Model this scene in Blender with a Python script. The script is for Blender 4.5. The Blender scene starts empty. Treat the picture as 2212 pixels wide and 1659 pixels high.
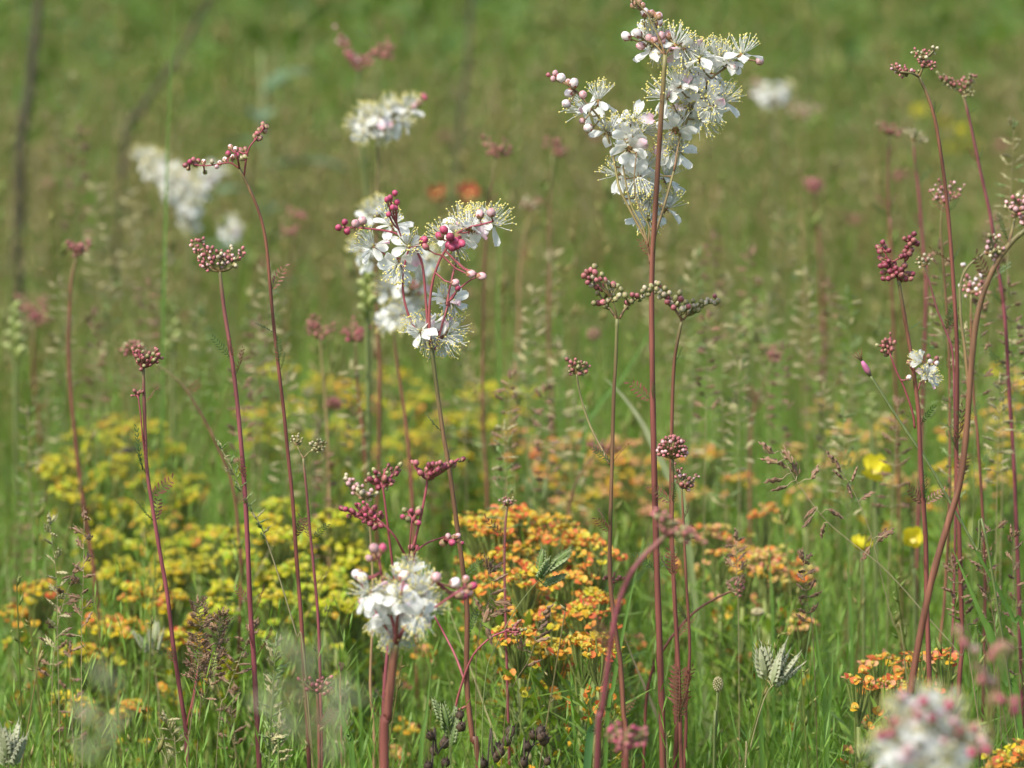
import bpy, math, random
import numpy as np
from mathutils import Vector, Matrix, Quaternion

R = math.radians
rng = np.random.default_rng(11)
random.seed(11)
scene = bpy.context.scene
C = scene.collection

# ------------------------------------------------------------------ camera
CAM_H, PITCH, LENS, SENSOR = 0.80, 8.2, 209.0, 36.0
cam_d = bpy.data.cameras.new('camera')
cam_d.lens = LENS; cam_d.sensor_width = SENSOR; cam_d.sensor_fit = 'HORIZONTAL'
cam_d.clip_start = 0.05; cam_d.clip_end = 2000
cam_d.dof.use_dof = True
cam_d.dof.focus_distance = 2.525
cam_d.dof.aperture_fstop = 15.0
cam_d.dof.aperture_blades = 7
cam = bpy.data.objects.new('camera', cam_d); C.objects.link(cam)
cam.location = (0, 0, CAM_H); cam.rotation_euler = (R(90 - PITCH), 0, 0)
scene.camera = cam

# ------------------------------------------------------------------ sky, sun, exposure
SUN_EL, SUN_AZ = 50.0, 222.0          # azimuth clockwise from +Y (north): behind the camera's shoulder
world = bpy.data.worlds.new('World'); scene.world = world; world.use_nodes = True
nt = world.node_tree; nt.nodes.clear()
sky = nt.nodes.new('ShaderNodeTexSky'); sky.sky_type = 'NISHITA'; sky.sun_disc = False
sky.sun_elevation = R(SUN_EL); sky.sun_rotation = R(SUN_AZ); sky.dust_density = 2.0
bg = nt.nodes.new('ShaderNodeBackground'); bg.inputs['Strength'].default_value = 0.15
wo = nt.nodes.new('ShaderNodeOutputWorld')
nt.links.new(sky.outputs['Color'], bg.inputs['Color']); nt.links.new(bg.outputs['Background'], wo.inputs['Surface'])
sun_d = bpy.data.lights.new('sun', 'SUN'); sun_d.energy = 2.7; sun_d.angle = R(4.0); sun_d.color = (1.0, 0.965, 0.91)
sun = bpy.data.objects.new('sun', sun_d); C.objects.link(sun)
sdir = Vector((math.sin(R(SUN_AZ)) * math.cos(R(SUN_EL)), math.cos(R(SUN_AZ)) * math.cos(R(SUN_EL)), math.sin(R(SUN_EL))))
sun.rotation_euler = (-sdir).to_track_quat('-Z', 'Y').to_euler()
scene.view_settings.view_transform = 'Standard'
scene.view_settings.look = 'None'
scene.view_settings.exposure = 0.82
scene.view_settings.gamma = 1.0
scene.cycles.max_bounces = 5; scene.cycles.transmission_bounces = 4; scene.cycles.diffuse_bounces = 3
scene.cycles.use_denoising = True

# ------------------------------------------------------------------ helpers
_f = Vector((0, math.cos(R(PITCH)), -math.sin(R(PITCH)))); _u = Vector((0, math.sin(R(PITCH)), math.cos(R(PITCH))))
def at(x, y, Y):
    """a point on the vertical plane at distance Y, from coordinates on a 2212 x 1659 view of the frame"""
    d = _f + Vector(((x / 2212 - .5) * SENSOR / LENS, 0, 0)) + _u * ((.5 - y / 1659) * SENSOR * .75 / LENS)
    return Vector((0, 0, CAM_H)) + d * (Y / d.y)
def px(Y): return SENSOR / LENS / 2212 * Y * 1.01        # metres per such unit

def ground_z(x, y):
    y = np.asarray(y, float); x = np.asarray(x, float)
    s = np.clip((y - 9.0) / 30, 0, None)
    return 3.2 * s ** 1.25 / (1 + .35 * s) + .012 * np.sin(x * 2.1 + y * 1.3) + .010 * np.sin(x * 4.7 - y * 3.1)

def put(o, parent=None, label=None, cat=None, group=None, kind=None):
    C.objects.link(o)
    if parent is not None: o.parent = parent
    if label: o['label'] = label
    if cat: o['category'] = cat
    if group: o['group'] = group
    if kind: o['kind'] = kind
    return o
def empty(name, loc, label, cat, group=None):
    o = bpy.data.objects.new(name, None); o.empty_display_size = .02
    o.location = loc
    return put(o, None, label, cat, group)
def obj(name, mesh, parent=None, loc=(0, 0, 0), quat=None, scale=None):
    o = bpy.data.objects.new(name, mesh); o.location = loc
    if quat is not None: o.rotation_mode = 'QUATERNION'; o.rotation_quaternion = quat
    if scale is not None: o.scale = (scale,) * 3 if not hasattr(scale, '__len__') else scale
    return put(o, parent)
def face_dir(v, spin=None):
    q = Vector(v).normalized().to_track_quat('Z', 'Y')
    return q @ Quaternion((0, 0, 1), random.uniform(0, 6.28) if spin is None else spin)

class MB:
    """collects verts / faces / a per-vertex value, links them as ONE mesh"""
    def __init__(s): s.v, s.f, s.m, s.t, s.w = [], [], [], [], []
    def add(s, vs, fs, mat=0, t=0.0, w=0.0):
        b = len(s.v); s.v += [tuple(p) for p in vs]
        s.t += list(t) if hasattr(t, '__len__') else [t] * len(vs)
        s.w += list(w) if hasattr(w, '__len__') else [w] * len(vs)
        for f in fs: s.f.append(tuple(b + i for i in f)); s.m.append(mat)
    def tube(s, pts, rad, n=6, mat=0, t=None, w=0.0, cap=True):
        pts = [Vector(p) for p in pts]; k = len(pts)
        if not hasattr(rad, '__len__'): rad = [rad] * k
        vs, ts = [], []
        nrm = None
        for i, p in enumerate(pts):
            tg = (pts[min(i + 1, k - 1)] - pts[max(i - 1, 0)])
            tg = tg.normalized() if tg.length > 1e-9 else Vector((0, 0, 1))
            if nrm is None: nrm = tg.orthogonal().normalized()
            else:
                nrm = nrm - tg * nrm.dot(tg)
                nrm = nrm.normalized() if nrm.length > 1e-6 else tg.orthogonal().normalized()
            bn = tg.cross(nrm)
            for j in range(n):
                a = 2 * math.pi * j / n
                vs.append(p + (nrm * math.cos(a) + bn * math.sin(a)) * rad[i])
                ts.append(i / (k - 1) if t is None else (t[i] if hasattr(t, '__len__') else t))
        fs = [(i * n + j, i * n + (j + 1) % n, (i + 1) * n + (j + 1) % n, (i + 1) * n + j) for i in range(k - 1) for j in range(n)]
        if cap:
            fs.append(tuple(range((k - 1) * n, k * n))); fs.append(tuple(reversed(range(n))))
        s.add(vs, fs, mat, ts, w)
    def ball(s, c, r, seg=8, ring=5, mat=0, t=None, w=0.0, shape=None, axis=None):
        c = Vector(c); vs, ts = [], []
        q = Vector(axis).to_track_quat('Z', 'Y') if axis is not None else None
        for i in range(ring + 1):
            th = math.pi * i / ring
            for j in range(seg):
                ph = 2 * math.pi * j / seg
                k = shape(th, ph) if shape else 1
                p = Vector((math.sin(th) * math.cos(ph) * k, math.sin(th) * math.sin(ph) * k, -math.cos(th) * (k if shape else 1)))
                p = Vector((p.x * (r[0] if hasattr(r, '__len__') else r), p.y * (r[1] if hasattr(r, '__len__') else r), p.z * (r[2] if hasattr(r, '__len__') else r)))
                vs.append(c + (q @ p if q else p)); ts.append(i / ring if t is None else t)
        fs = [(i * seg + j, i * seg + (j + 1) % seg, (i + 1) * seg + (j + 1) % seg, (i + 1) * seg + j) for i in range(ring) for j in range(seg)]
        s.add(vs, fs, mat, ts, w)
    def mesh(s, mats, smooth=True, name='m'):
        me = bpy.data.meshes.new(name); me.from_pydata(s.v, [], s.f)
        for m in (mats if isinstance(mats, (list, tuple)) else [mats]): me.materials.append(m)
        me.polygons.foreach_set('material_index', s.m)
        me.polygons.foreach_set('use_smooth', [smooth] * len(s.f))
        a = me.attributes.new('along', 'FLOAT', 'POINT'); a.data.foreach_set('value', s.t)
        a = me.attributes.new('tint', 'FLOAT', 'POINT'); a.data.foreach_set('value', s.w)
        me.update(); return me

def tri_mesh(name, V, F, mat, tint=None, smooth=True):
    V = np.asarray(V, np.float32).reshape(-1, 3); F = np.asarray(F, np.int32).reshape(-1, 3)
    me = bpy.data.meshes.new(name)
    me.vertices.add(len(V)); me.vertices.foreach_set('co', V.ravel())
    me.loops.add(F.size); me.loops.foreach_set('vertex_index', F.ravel())
    me.polygons.add(len(F)); me.polygons.foreach_set('loop_start', np.arange(0, F.size, 3, dtype=np.int32))
    me.polygons.foreach_set('loop_total', np.full(len(F), 3, np.int32))
    me.polygons.foreach_set('use_smooth', np.full(len(F), smooth))
    if tint is not None:
        a = me.attributes.new('tint', 'FLOAT', 'POINT'); a.data.foreach_set('value', np.asarray(tint, np.float32).ravel())
    me.materials.append(mat); me.update(calc_edges=True); return me

def cr(P, n=6):
    """smooth a polyline (Catmull-Rom)"""
    P = [Vector(p) for p in P]
    if len(P) < 3: return [P[0].lerp(P[-1], i / n) for i in range(n + 1)]
    Q = [P[0] * 2 - P[1]] + P + [P[-1] * 2 - P[-2]]
    out = []
    for i in range(1, len(Q) - 2):
        a, b, c, d = Q[i - 1:i + 3]
        for k in range(n):
            t = k / n
            out.append(.5 * (2 * b + (c - a) * t + (2 * a - 5 * b + 4 * c - d) * t * t + (3 * b - a - 3 * c + d) * t ** 3))
    return out + [P[-1]]

# ------------------------------------------------------------------ materials
def ramp(nt, src, stops):
    r = nt.nodes.new('ShaderNodeValToRGB'); e = r.color_ramp.elements
    while len(e) < len(stops): e.new(.5)
    for k, (p, c) in enumerate(stops): e[k].position = p; e[k].color = (*c, 1)
    nt.links.new(src, r.inputs['Fac']); return r.outputs['Color']
def material(name, stops, source='along', rough=.55, trans=0.0, vary=.25, streak=None, bump=0.0, spec=.35, nscale=300, rand=0.0, trans_tint=(1, 1, 1)):
    m = bpy.data.materials.new(name); m.use_nodes = True; nt = m.node_tree; nt.nodes.clear(); L = nt.links.new
    out = nt.nodes.new('ShaderNodeOutputMaterial')
    if source == 'random':
        oi = nt.nodes.new('ShaderNodeObjectInfo'); src = oi.outputs['Random']
    else:
        at_ = nt.nodes.new('ShaderNodeAttribute'); at_.attribute_name = source; src = at_.outputs['Fac']
    tc = nt.nodes.new('ShaderNodeTexCoord')
    mp = nt.nodes.new('ShaderNodeMapping'); mp.inputs['Scale'].default_value = streak or (1, 1, 1)
    L(tc.outputs['Object'], mp.inputs['Vector'])
    nz = nt.nodes.new('ShaderNodeTexNoise'); nz.inputs['Scale'].default_value = nscale; nz.inputs['Detail'].default_value = 3
    L(mp.outputs['Vector'], nz.inputs['Vector'])
    if len(stops) == 1:
        rgb = nt.nodes.new('ShaderNodeRGB'); rgb.outputs[0].default_value = (*stops[0][1], 1); col = rgb.outputs[0]
    else: col = ramp(nt, src, stops)
    mr = nt.nodes.new('ShaderNodeMapRange'); mr.inputs['From Min'].default_value = .3; mr.inputs['From Max'].default_value = .7
    mr.inputs['To Min'].default_value = 1 - vary; mr.inputs['To Max'].default_value = 1 + vary
    L(nz.outputs['Fac'], mr.inputs['Value']); val = mr.outputs['Result']
    if rand:
        oi = nt.nodes.new('ShaderNodeObjectInfo'); m2 = nt.nodes.new('ShaderNodeMapRange')
        m2.inputs['To Min'].default_value = 1 - rand; m2.inputs['To Max'].default_value = 1 + rand
        L(oi.outputs['Random'], m2.inputs['Value'])
        mm = nt.nodes.new('ShaderNodeMath'); mm.operation = 'MULTIPLY'; L(val, mm.inputs[0]); L(m2.outputs['Result'], mm.inputs[1]); val = mm.outputs[0]
    vm = nt.nodes.new('ShaderNodeVectorMath'); vm.operation = 'SCALE'; L(col, vm.inputs[0]); L(val, vm.inputs['Scale'])
    col = vm.outputs['Vector']
    p = nt.nodes.new('ShaderNodeBsdfPrincipled'); p.inputs['Roughness'].default_value = rough
    p.inputs['Specular IOR Level'].default_value = spec
    L(col, p.inputs['Base Color'])
    if bump:
        b = nt.nodes.new('ShaderNodeBump'); b.inputs['Strength'].default_value = bump; b.inputs['Distance'].default_value = .0004
        L(nz.outputs['Fac'], b.inputs['Height']); L(b.outputs['Normal'], p.inputs['Normal'])
    sh = p.outputs['BSDF']
    if trans:
        tr = nt.nodes.new('ShaderNodeBsdfTranslucent'); vt = nt.nodes.new('ShaderNodeVectorMath'); vt.operation = 'MULTIPLY'
        L(col, vt.inputs[0]); vt.inputs[1].default_value = trans_tint; L(vt.outputs['Vector'], tr.inputs['Color'])
        mx = nt.nodes.new('ShaderNodeMixShader'); mx.inputs[0].default_value = trans
        L(sh, mx.inputs[1]); L(tr.outputs['BSDF'], mx.inputs[2]); sh = mx.outputs['Shader']
    L(sh, out.inputs['Surface']); return m

ST = (420, 420, 30)
STEM = {
 'red':   material('stem_red',   [(0, (.165, .052, .036)), (.55, (.19, .060, .043)), (.9, (.18, .078, .040)), (1, (.19, .17, .06))], rough=.5, vary=.42, streak=ST, nscale=1, bump=.4),
 'pink':  material('stem_pink',  [(0, (.17, .045, .042)), (.6, (.215, .056, .062)), (.93, (.20, .075, .06)), (1, (.19, .18, .07))], rough=.5, vary=.4, streak=ST, nscale=1, bump=.4),
 'brown': material('stem_brown', [(0, (.17, .058, .036)), (.5, (.185, .08, .042)), (.85, (.17, .10, .045)), (1, (.17, .17, .055))], rough=.5, vary=.42, streak=ST, nscale=1, bump=.4),
 'tan':   material('stem_tan',   [(0, (.26, .10, .06)), (.5, (.34, .20, .10)), (1, (.24, .20, .07))], rough=.55, vary=.25, streak=ST, nscale=1, bump=.25),
 'green': material('stem_green', [(0, (.13, .16, .045)), (1, (.16, .19, .06))], rough=.5, vary=.25, streak=ST, nscale=1, bump=.2),
 'dark':  material('stem_dark',  [(0, (.07, .05, .035)), (1, (.09, .07, .045))], rough=.7, vary=.35, streak=ST, nscale=1, bump=.2),
}
M_BRANCH = {
 'green': material('branch_green', [(0, (.21, .10, .05)), (.35, (.26, .22, .08)), (1, (.24, .15, .07))], rough=.5, vary=.2, streak=ST, nscale=1),
 'red':   material('branch_red', [(0, (.26, .07, .06)), (1, (.30, .06, .08))], rough=.5, vary=.2, streak=ST, nscale=1),
 'olive': material('branch_olive', [(0, (.22, .12, .05)), (.5, (.20, .17, .06)), (1, (.19, .17, .07))], rough=.5, vary=.2, streak=ST, nscale=1),
}
M_PETAL = material('petal_white', [(0, (.70, .74, .55)), (.25, (.82, .81, .71)), (1, (.84, .83, .76))], rough=.6, trans=.42, vary=.05, nscale=500, bump=.12)
M_PETALP = material('petal_blush', [(0, (.72, .66, .52)), (.5, (.84, .74, .73)), (1, (.80, .45, .52))], rough=.6, trans=.28, vary=.08, nscale=500)
M_FILAMENT = material('filament', [(0, (.84, .84, .74))], rough=.6, trans=.3, vary=.05)
M_ANTHER = material('anther', [(0, (.72, .62, .18))], rough=.7, vary=.25, nscale=900)
M_CARPEL = material('carpel', [(0, (.40, .36, .07)), (1, (.62, .58, .20))], rough=.6, vary=.25, nscale=1500)
M_CALYX = material('calyx', [(0, (.24, .17, .05)), (1, (.28, .11, .05))], rough=.6, vary=.3, nscale=900)
def bud_mat(name, base, main, tip, edge=None):
    return material(name, [(0, base), (.28, base), (.5, main), (.85, main), (1, tip)], rough=.45, vary=.22, nscale=1100, rand=.22, trans=.12, spec=.45)
BUD = {
 'white':   bud_mat('bud_white', (.45, .33, .20), (.80, .70, .64), (.76, .40, .42)),
 'blush':   bud_mat('bud_blush', (.36, .22, .12), (.70, .42, .40), (.62, .20, .25)),
 'magenta': bud_mat('bud_magenta', (.30, .16, .08), (.48, .075, .14), (.56, .16, .22)),
 'pink':    bud_mat('bud_pink', (.29, .18, .085), (.46, .14, .145), (.54, .26, .25)),
 'dull':    bud_mat('bud_dull', (.25, .18, .075), (.345, .12, .10), (.42, .19, .16)),
 'purple':  bud_mat('bud_purple', (.20, .11, .06), (.26, .05, .07), (.38, .14, .14)),
 'green':   bud_mat('bud_green', (.19, .21, .06), (.33, .30, .13), (.40, .14, .13)),
 'cream':   bud_mat('bud_cream', (.27, .26, .08), (.55, .47, .30), (.50, .22, .22)),
}
M_SEPAL = {k: material('sepal_' + k, [(0, (.20, .21, .06)), (1, c)], rough=.55, vary=.3, nscale=900) for k, c in
           dict(white=(.40, .10, .08), blush=(.36, .12, .08), magenta=(.34, .22, .12), pink=(.36, .20, .14), dull=(.34, .21, .13), purple=(.36, .17, .12), green=(.27, .27, .10), cream=(.40, .36, .16)).items()}
M_LEAF = material('leaf_green', [(0, (.06, .12, .025)), (.7, (.08, .14, .035)), (1, (.16, .09, .045))], rough=.5, trans=.3, vary=.3, nscale=400)
M_LEAFR = material('leaf_red', [(0, (.12, .13, .04)), (.5, (.20, .09, .05)), (1, (.24, .06, .045))], rough=.5, trans=.25, vary=.3, nscale=400)

# ------------------------------------------------------------------ dropwort pieces (shared meshes)
def petal_mesh(L, W, cup, wav, blush):
    b = MB(); nu, nv = 6, 4; vs, t = [], []
    for i in range(nu + 1):
        s = i / nu
        half = W / 2 * (0.16 + .84 * math.sin(min(1, max(0, (s - .08) / .60)) * math.pi / 2) ** 1.3) * (1 if s < .72 else math.sqrt(max(.02, 1 - ((s - .72) / .30) ** 2)))
        for j in range(nv + 1):
            q = j / nv * 2 - 1
            z = -cup * L * s * s + .22 * W * q * q * s + wav * L * math.sin(5 * s + 2.3 * q)
            notch = -.05 * L * (1 - abs(q)) if s == 1 else 0
            vs.append((L * s + notch, q * half, z)); t.append(s)
    n = nv + 1
    b.add(vs, [(i * n + j, (i + 1) * n + j, (i + 1) * n + j + 1, i * n + j + 1) for i in range(nu) for j in range(nv)], 0, t)
    return b.mesh(M_PETALP if blush else M_PETAL)
PETALS = [petal_mesh(.0072, .0043, .15, .04, 0), petal_mesh(.0066, .0039, .28, -.05, 0), petal_mesh(.0076, .0041, .02, .05, 0), petal_mesh(.0068, .0045, .36, .04, 0)]
PETALS_B = [petal_mesh(.0070, .0045, .22, .03, 1)]
def stamen_mesh(n, seed):
    r = random.Random(seed); b = MB()
    for k in range(n):
        a = r.uniform(0, 6.283); r0 = r.uniform(.0006, .0012); ln = r.uniform(.0055, .0088); out = r.uniform(.12, .95)
        ca, sa = math.cos(a), math.sin(a); pts = []
        for i in range(5):
            s = i / 4
            rad = r0 + ln * out * (s ** .8) * .8
            z = ln * (s * math.sqrt(max(.1, 1 - .55 * out * out)) - .12 * out * s * s) + .0005
            tw = .5 * s * s * r.uniform(-.4, .4)
            pts.append((rad * math.cos(a + tw), rad * math.sin(a + tw), z))
        b.tube(pts, [.00016, .00014, .00013, .00012, .00011], 3, 0, cap=False)
        b.ball(pts[-1], (.00042, .00034, .00034), 5, 3, 1)
    return b.mesh([M_FILAMENT, M_ANTHER])
STAMENS = [stamen_mesh(40, 1), stamen_mesh(34, 2), stamen_mesh(44, 3)]
def receptacle_mesh():
    b = MB()
    for k in range(9):
        a = k * 2.4; r = .0009 * math.sqrt(k / 9)
        b.ball((r * math.cos(a), r * math.sin(a), .0007), (.00045, .00045, .0007), 5, 4, 0)
    b.ball((0, 0, -.0002), (.0013, .0013, .0008), 8, 4, 1)
    for k in range(6):
        a = k * 1.047; ca, sa = math.cos(a), math.sin(a)
        vs = [(.001 * ca - .0005 * sa, .001 * sa + .0005 * ca, -.0004), (.001 * ca + .0005 * sa, .001 * sa - .0005 * ca, -.0004), (.0021 * ca, .0021 * sa, -.0016), (.0014 * ca, .0014 * sa, -.0013)]
        b.add(vs, [(0, 1, 2), (0, 2, 3)], 1, [0, 0, 1, .6])
    b.tube([(0, 0, -.0008), (0, 0, -.0022)], .0004, 5, 1)
    return b.mesh([M_CARPEL, M_CALYX])
RECEPT = receptacle_mesh()
def bud_mesh(col, calyx=True, seg=10, ring=6):
    b = MB()
    sh = lambda th, ph: 1 + .07 * ((ph / 6.2832 * 5) % 1) - .035
    b.ball((0, 0, 0), (.5, .5, .54), seg, ring, 0, shape=sh)
    if calyx: sepals(b, 1)
    return b.mesh([BUD[col], M_SEPAL[col]])
def sepals(b, mi):
    for k in range(5):
        a = k * 1.2566 + .3; vs, t = [], []
        for th, hw in ((2.85, .42), (2.30, .50), (1.80, .40), (1.30, .03)):
            for sgn in (-1, 1):
                ph = a + sgn * hw / max(.35, math.sin(th)); r = .56
                vs.append((r * math.sin(th) * math.cos(ph), r * math.sin(th) * math.sin(ph), r * math.cos(th) * 1.02)); t.append((3 - th) / 1.6)
        b.add(vs, [(0, 1, 3, 2), (2, 3, 5, 4), (4, 5, 7, 6)], mi, t)
    b.tube([(0, 0, -.5), (0, 0, -.8)], .12, 5, mi, t=0.0)
def calyx_mesh(col):
    b = MB(); sepals(b, 0); return b.mesh(M_SEPAL[col])
BUDM = {k: bud_mesh(k) for k in BUD}
BUDB = {k: bud_mesh(k, False, 15, 8) for k in BUD}
CALYX = {k: calyx_mesh(k) for k in BUD}

DIRS = dict(u=(0, -.25, 1), f=(.1, -1, .3), b=(0, .75, .55), l=(-.8, -.35, .6), r=(.8, -.35, .6), d=(.1, -.7, -.55), x=(0, -.6, .8), a=(-.3, .2, .9), c=(.4, .1, .9))
def flower(root, base, p, d, size=1.0, droop=None, fine=True):
    dv = Vector(DIRS[d]) + Vector((random.uniform(-.25, .25), random.uniform(-.25, .25), random.uniform(-.2, .2)))
    f = obj('flower', RECEPT, root, p - base, face_dir(dv), size)
    n = random.choice((5, 6, 6, 6, 7)); dr = droop if droop is not None else random.uniform(-.15, .45)
    a0 = random.uniform(0, 6.28)
    for k in range(n):
        a = a0 + k * 6.2832 / n + random.uniform(-.18, .18)
        q = Quaternion((0, 0, 1), a) @ Quaternion((0, 1, 0), dr + random.uniform(-.35, .35)) @ Quaternion((1, 0, 0), random.uniform(-.35, .35))
        obj('petal', random.choice(PETALS if random.random() > .08 else PETALS_B), f, (.0008 * math.cos(a), .0008 * math.sin(a), 0), q, random.uniform(.88, 1.12))
    obj('stamens', random.choice(STAMENS), f, (0, 0, .0002), Quaternion((0, 0, 1), random.uniform(0, 6)), random.uniform(.9, 1.1))
    return p
def bud(root, base, p, d, size, col, big=False):
    size *= .91
    o = obj('bud', (BUDB if big else BUDM)[col], root, p - base, face_dir(d), (size, size * random.uniform(.9, 1.0), size * random.uniform(1.0, 1.25)))
    if big: obj('calyx', CALYX[col], o)
    return o

def leaf_mesh(n, L, W, red, seed):
    """pinnate leaf: narrow toothed leaflets along a midrib"""
    r = random.Random(seed); b = MB()
    b.tube([(0, 0, 0), (0, .02 * L, L * .5), (0, .10 * L, L)], [L * .012, L * .010, L * .004], 4, 0, t=[0, .4, .8])
    for k in range(n):
        s = .12 + .88 * k / (n - 1); w = W * (.55 + .45 * math.sin(s * 2.9)) * r.uniform(.8, 1.1)
        for sg in (-1, 1):
            if k == n - 1 and sg == 1: continue
            z = L * s; y = .02 * L * s + .08 * L * s * s; up = w * r.uniform(.45, .9); h = L / n * .24
            tip = (sg * w, y + r.uniform(-.3, .3) * w, z + up)
            vs = [(0, y, z - h * .4), (sg * w * .45, y, z + up * .3 - h), (sg * w * .8, y, z + up * .65 - h * .7), tip, (sg * w * .6, y + h * .3, z + up * .75 + h * .4), (sg * w * .3, y + h * .2, z + up * .3 + h * .6)]
            b.add(vs, [(0, 1, 5), (1, 2, 4, 5), (2, 3, 4)], 0, [.1, .4, .7, 1, .7, .4])
    return b.mesh(M_LEAFR if red else M_LEAF)
LEAF = [leaf_mesh(9, 1, .17, 0, 4), leaf_mesh(7, 1, .24, 1, 5), leaf_mesh(15, 1, .22, 0, 6), leaf_mesh(15, 1, .22, 1, 7)]
def leaf_at(root, base, x, y, Y, ang, size, kind=0, tilt=0.1):
    p = at(x, y, Y)
    d = Vector((math.sin(R(ang)), -tilt, math.cos(R(ang))))
    q = d.normalized().to_track_quat('Z', 'Y') @ Quaternion((0, 0, 1), random.uniform(-.4, .4))
    return obj('leaf', LEAF[kind], root, p - base, q, size * px(Y))

def base_of(pts, lean=.25):
    """the foot of a stem: carry the lowest visible point on down to the ground"""
    a, b = pts[-2], pts[-1]
    z = b.z; sl = (b.x - a.x) / max(.01, a.z - b.z)
    x = b.x + max(-.06, min(.06, sl * z * lean)); yy = b.y + random.uniform(-.01, .03)
    return Vector((x, yy, float(ground_z(x, yy)) - .01))

PLANTS = []
def dropwort(label, Y, stem, dia=9, col='red', branches=(), heads=(), flowers=(), buds=(), leaves=(), group=None, fsize=1.0, jit=.012, big=False, bcol='olive', back=0.0, front=0.0, seed=None):
    """stem: [(x,y)..] from the top down; dia: thickness; branches: [[(x,y)..], dia]; heads: dicts; flowers: (x,y,dir); buds: (x,y,size,colour)"""
    random.seed(seed if seed is not None else hash((round(Y * 100), stem[0][0], stem[0][1])) % 9999)
    P = [at(x, y, Y) for x, y in stem]
    base = base_of(P)
    root = empty('dropwort', base, label, 'wildflower', group)
    path = cr(P + [P[-1].lerp(base, .5) + Vector((random.uniform(-.008, .008), 0, 0)), base], 6)
    path = [p - base for p in reversed(path)]
    k = k_ = len(path); r = dia * px(Y) / 2
    b = MB(); b.tube(path, [r * (1.15 - .42 * i / (k - 1)) * random.uniform(.95, 1.06) for i in range(k)], 8)
    obj('stem', b.mesh(STEM[col]), root)
    twig = []                      # points where pedicels may start
    for br, bd in branches:
        bp = []
        z0 = random.uniform(-1, 1) * jit
        for i, (x, y) in enumerate(br):
            bp.append(at(x, y, Y + (back * .7 + z0) * min(1, 1.6 * i / max(1, len(br) - 1))))
        bp = cr(bp, 5); twig += bp
        m = MB(); rr = bd * px(Y) / 2
        m.tube([p - base for p in bp], [rr * (1.1 - .45 * i / (len(bp) - 1)) for i in range(len(bp))], 6)
        obj('branch', m.mesh(M_BRANCH[bcol]), root)
    twig += [P[0]]
    ped = MB(); nped = 0
    def pedicel(p, start=None, w=.0004):
        nonlocal nped
        s = start if start is not None else min(twig, key=lambda q: (q - p).length_squared + (.0004 if q.z > p.z else 0))
        mid = s.lerp(p, .55) + Vector((0, 0, -.1 * (p - s).length))
        ped.tube([s - base, mid - base, p - base], [w * 1.3, w, w], 4, cap=False); nped += 1
    for x, y, d in flowers:
        p = at(x, y, Y + back + random.uniform(-1, 1) * jit)
        flower(root, base, p, d, fsize * random.uniform(.93, 1.1))
        dv = Vector(DIRS[d]).normalized(); pedicel(p - dv * .0015)
    for x, y, s, c in buds:
        p = at(x, y, Y + front + random.uniform(-1, 1) * jit * .4)
        st = min(twig, key=lambda q: (q - p).length_squared)
        dv = (p - st).normalized() + Vector((0, -.1, .5)) if (p - st).length > 1e-4 else Vector((0, 0, 1))
        bud(root, base, p, dv, s * px(Y), c, big); pedicel(p - dv.normalized() * s * px(Y) * .5, st)
    for h in heads:
        bud_head(root, base, Y, h, twig, ped)
        nped += 1
    if nped: obj('pedicels', ped.mesh(M_BRANCH[bcol]), root)['kind'] = 'stuff'
    for lf in leaves: leaf_at(root, base, lf[0], lf[1], Y - .002, *lf[2:])
    # small stem leaves and scales at the nodes
    for t in (random.uniform(.35, .5), random.uniform(.52, .68), random.uniform(.7, .86)):
        p = path[int(t * (k_ - 1))]; a = random.uniform(0, 6.28)
        for m in range(random.choice((1, 2, 2))):
            d = Vector((math.cos(a + m * 2), math.sin(a + m * 2) * .5, random.uniform(.6, 1.5)))
            obj('leaf', LEAF[random.choice((0, 1))], root, p, face_dir(d), random.uniform(.006, .013))
    # a few basal leaves at the foot
    for k in range(3):
        a = random.uniform(0, 6.28)
        d = Vector((math.cos(a), math.sin(a), random.uniform(.5, 1.1)))
        obj('leaf', LEAF[2], root, (0, 0, .012), face_dir(d), random.uniform(.09, .14))
    PLANTS.append(root); return root

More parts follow.
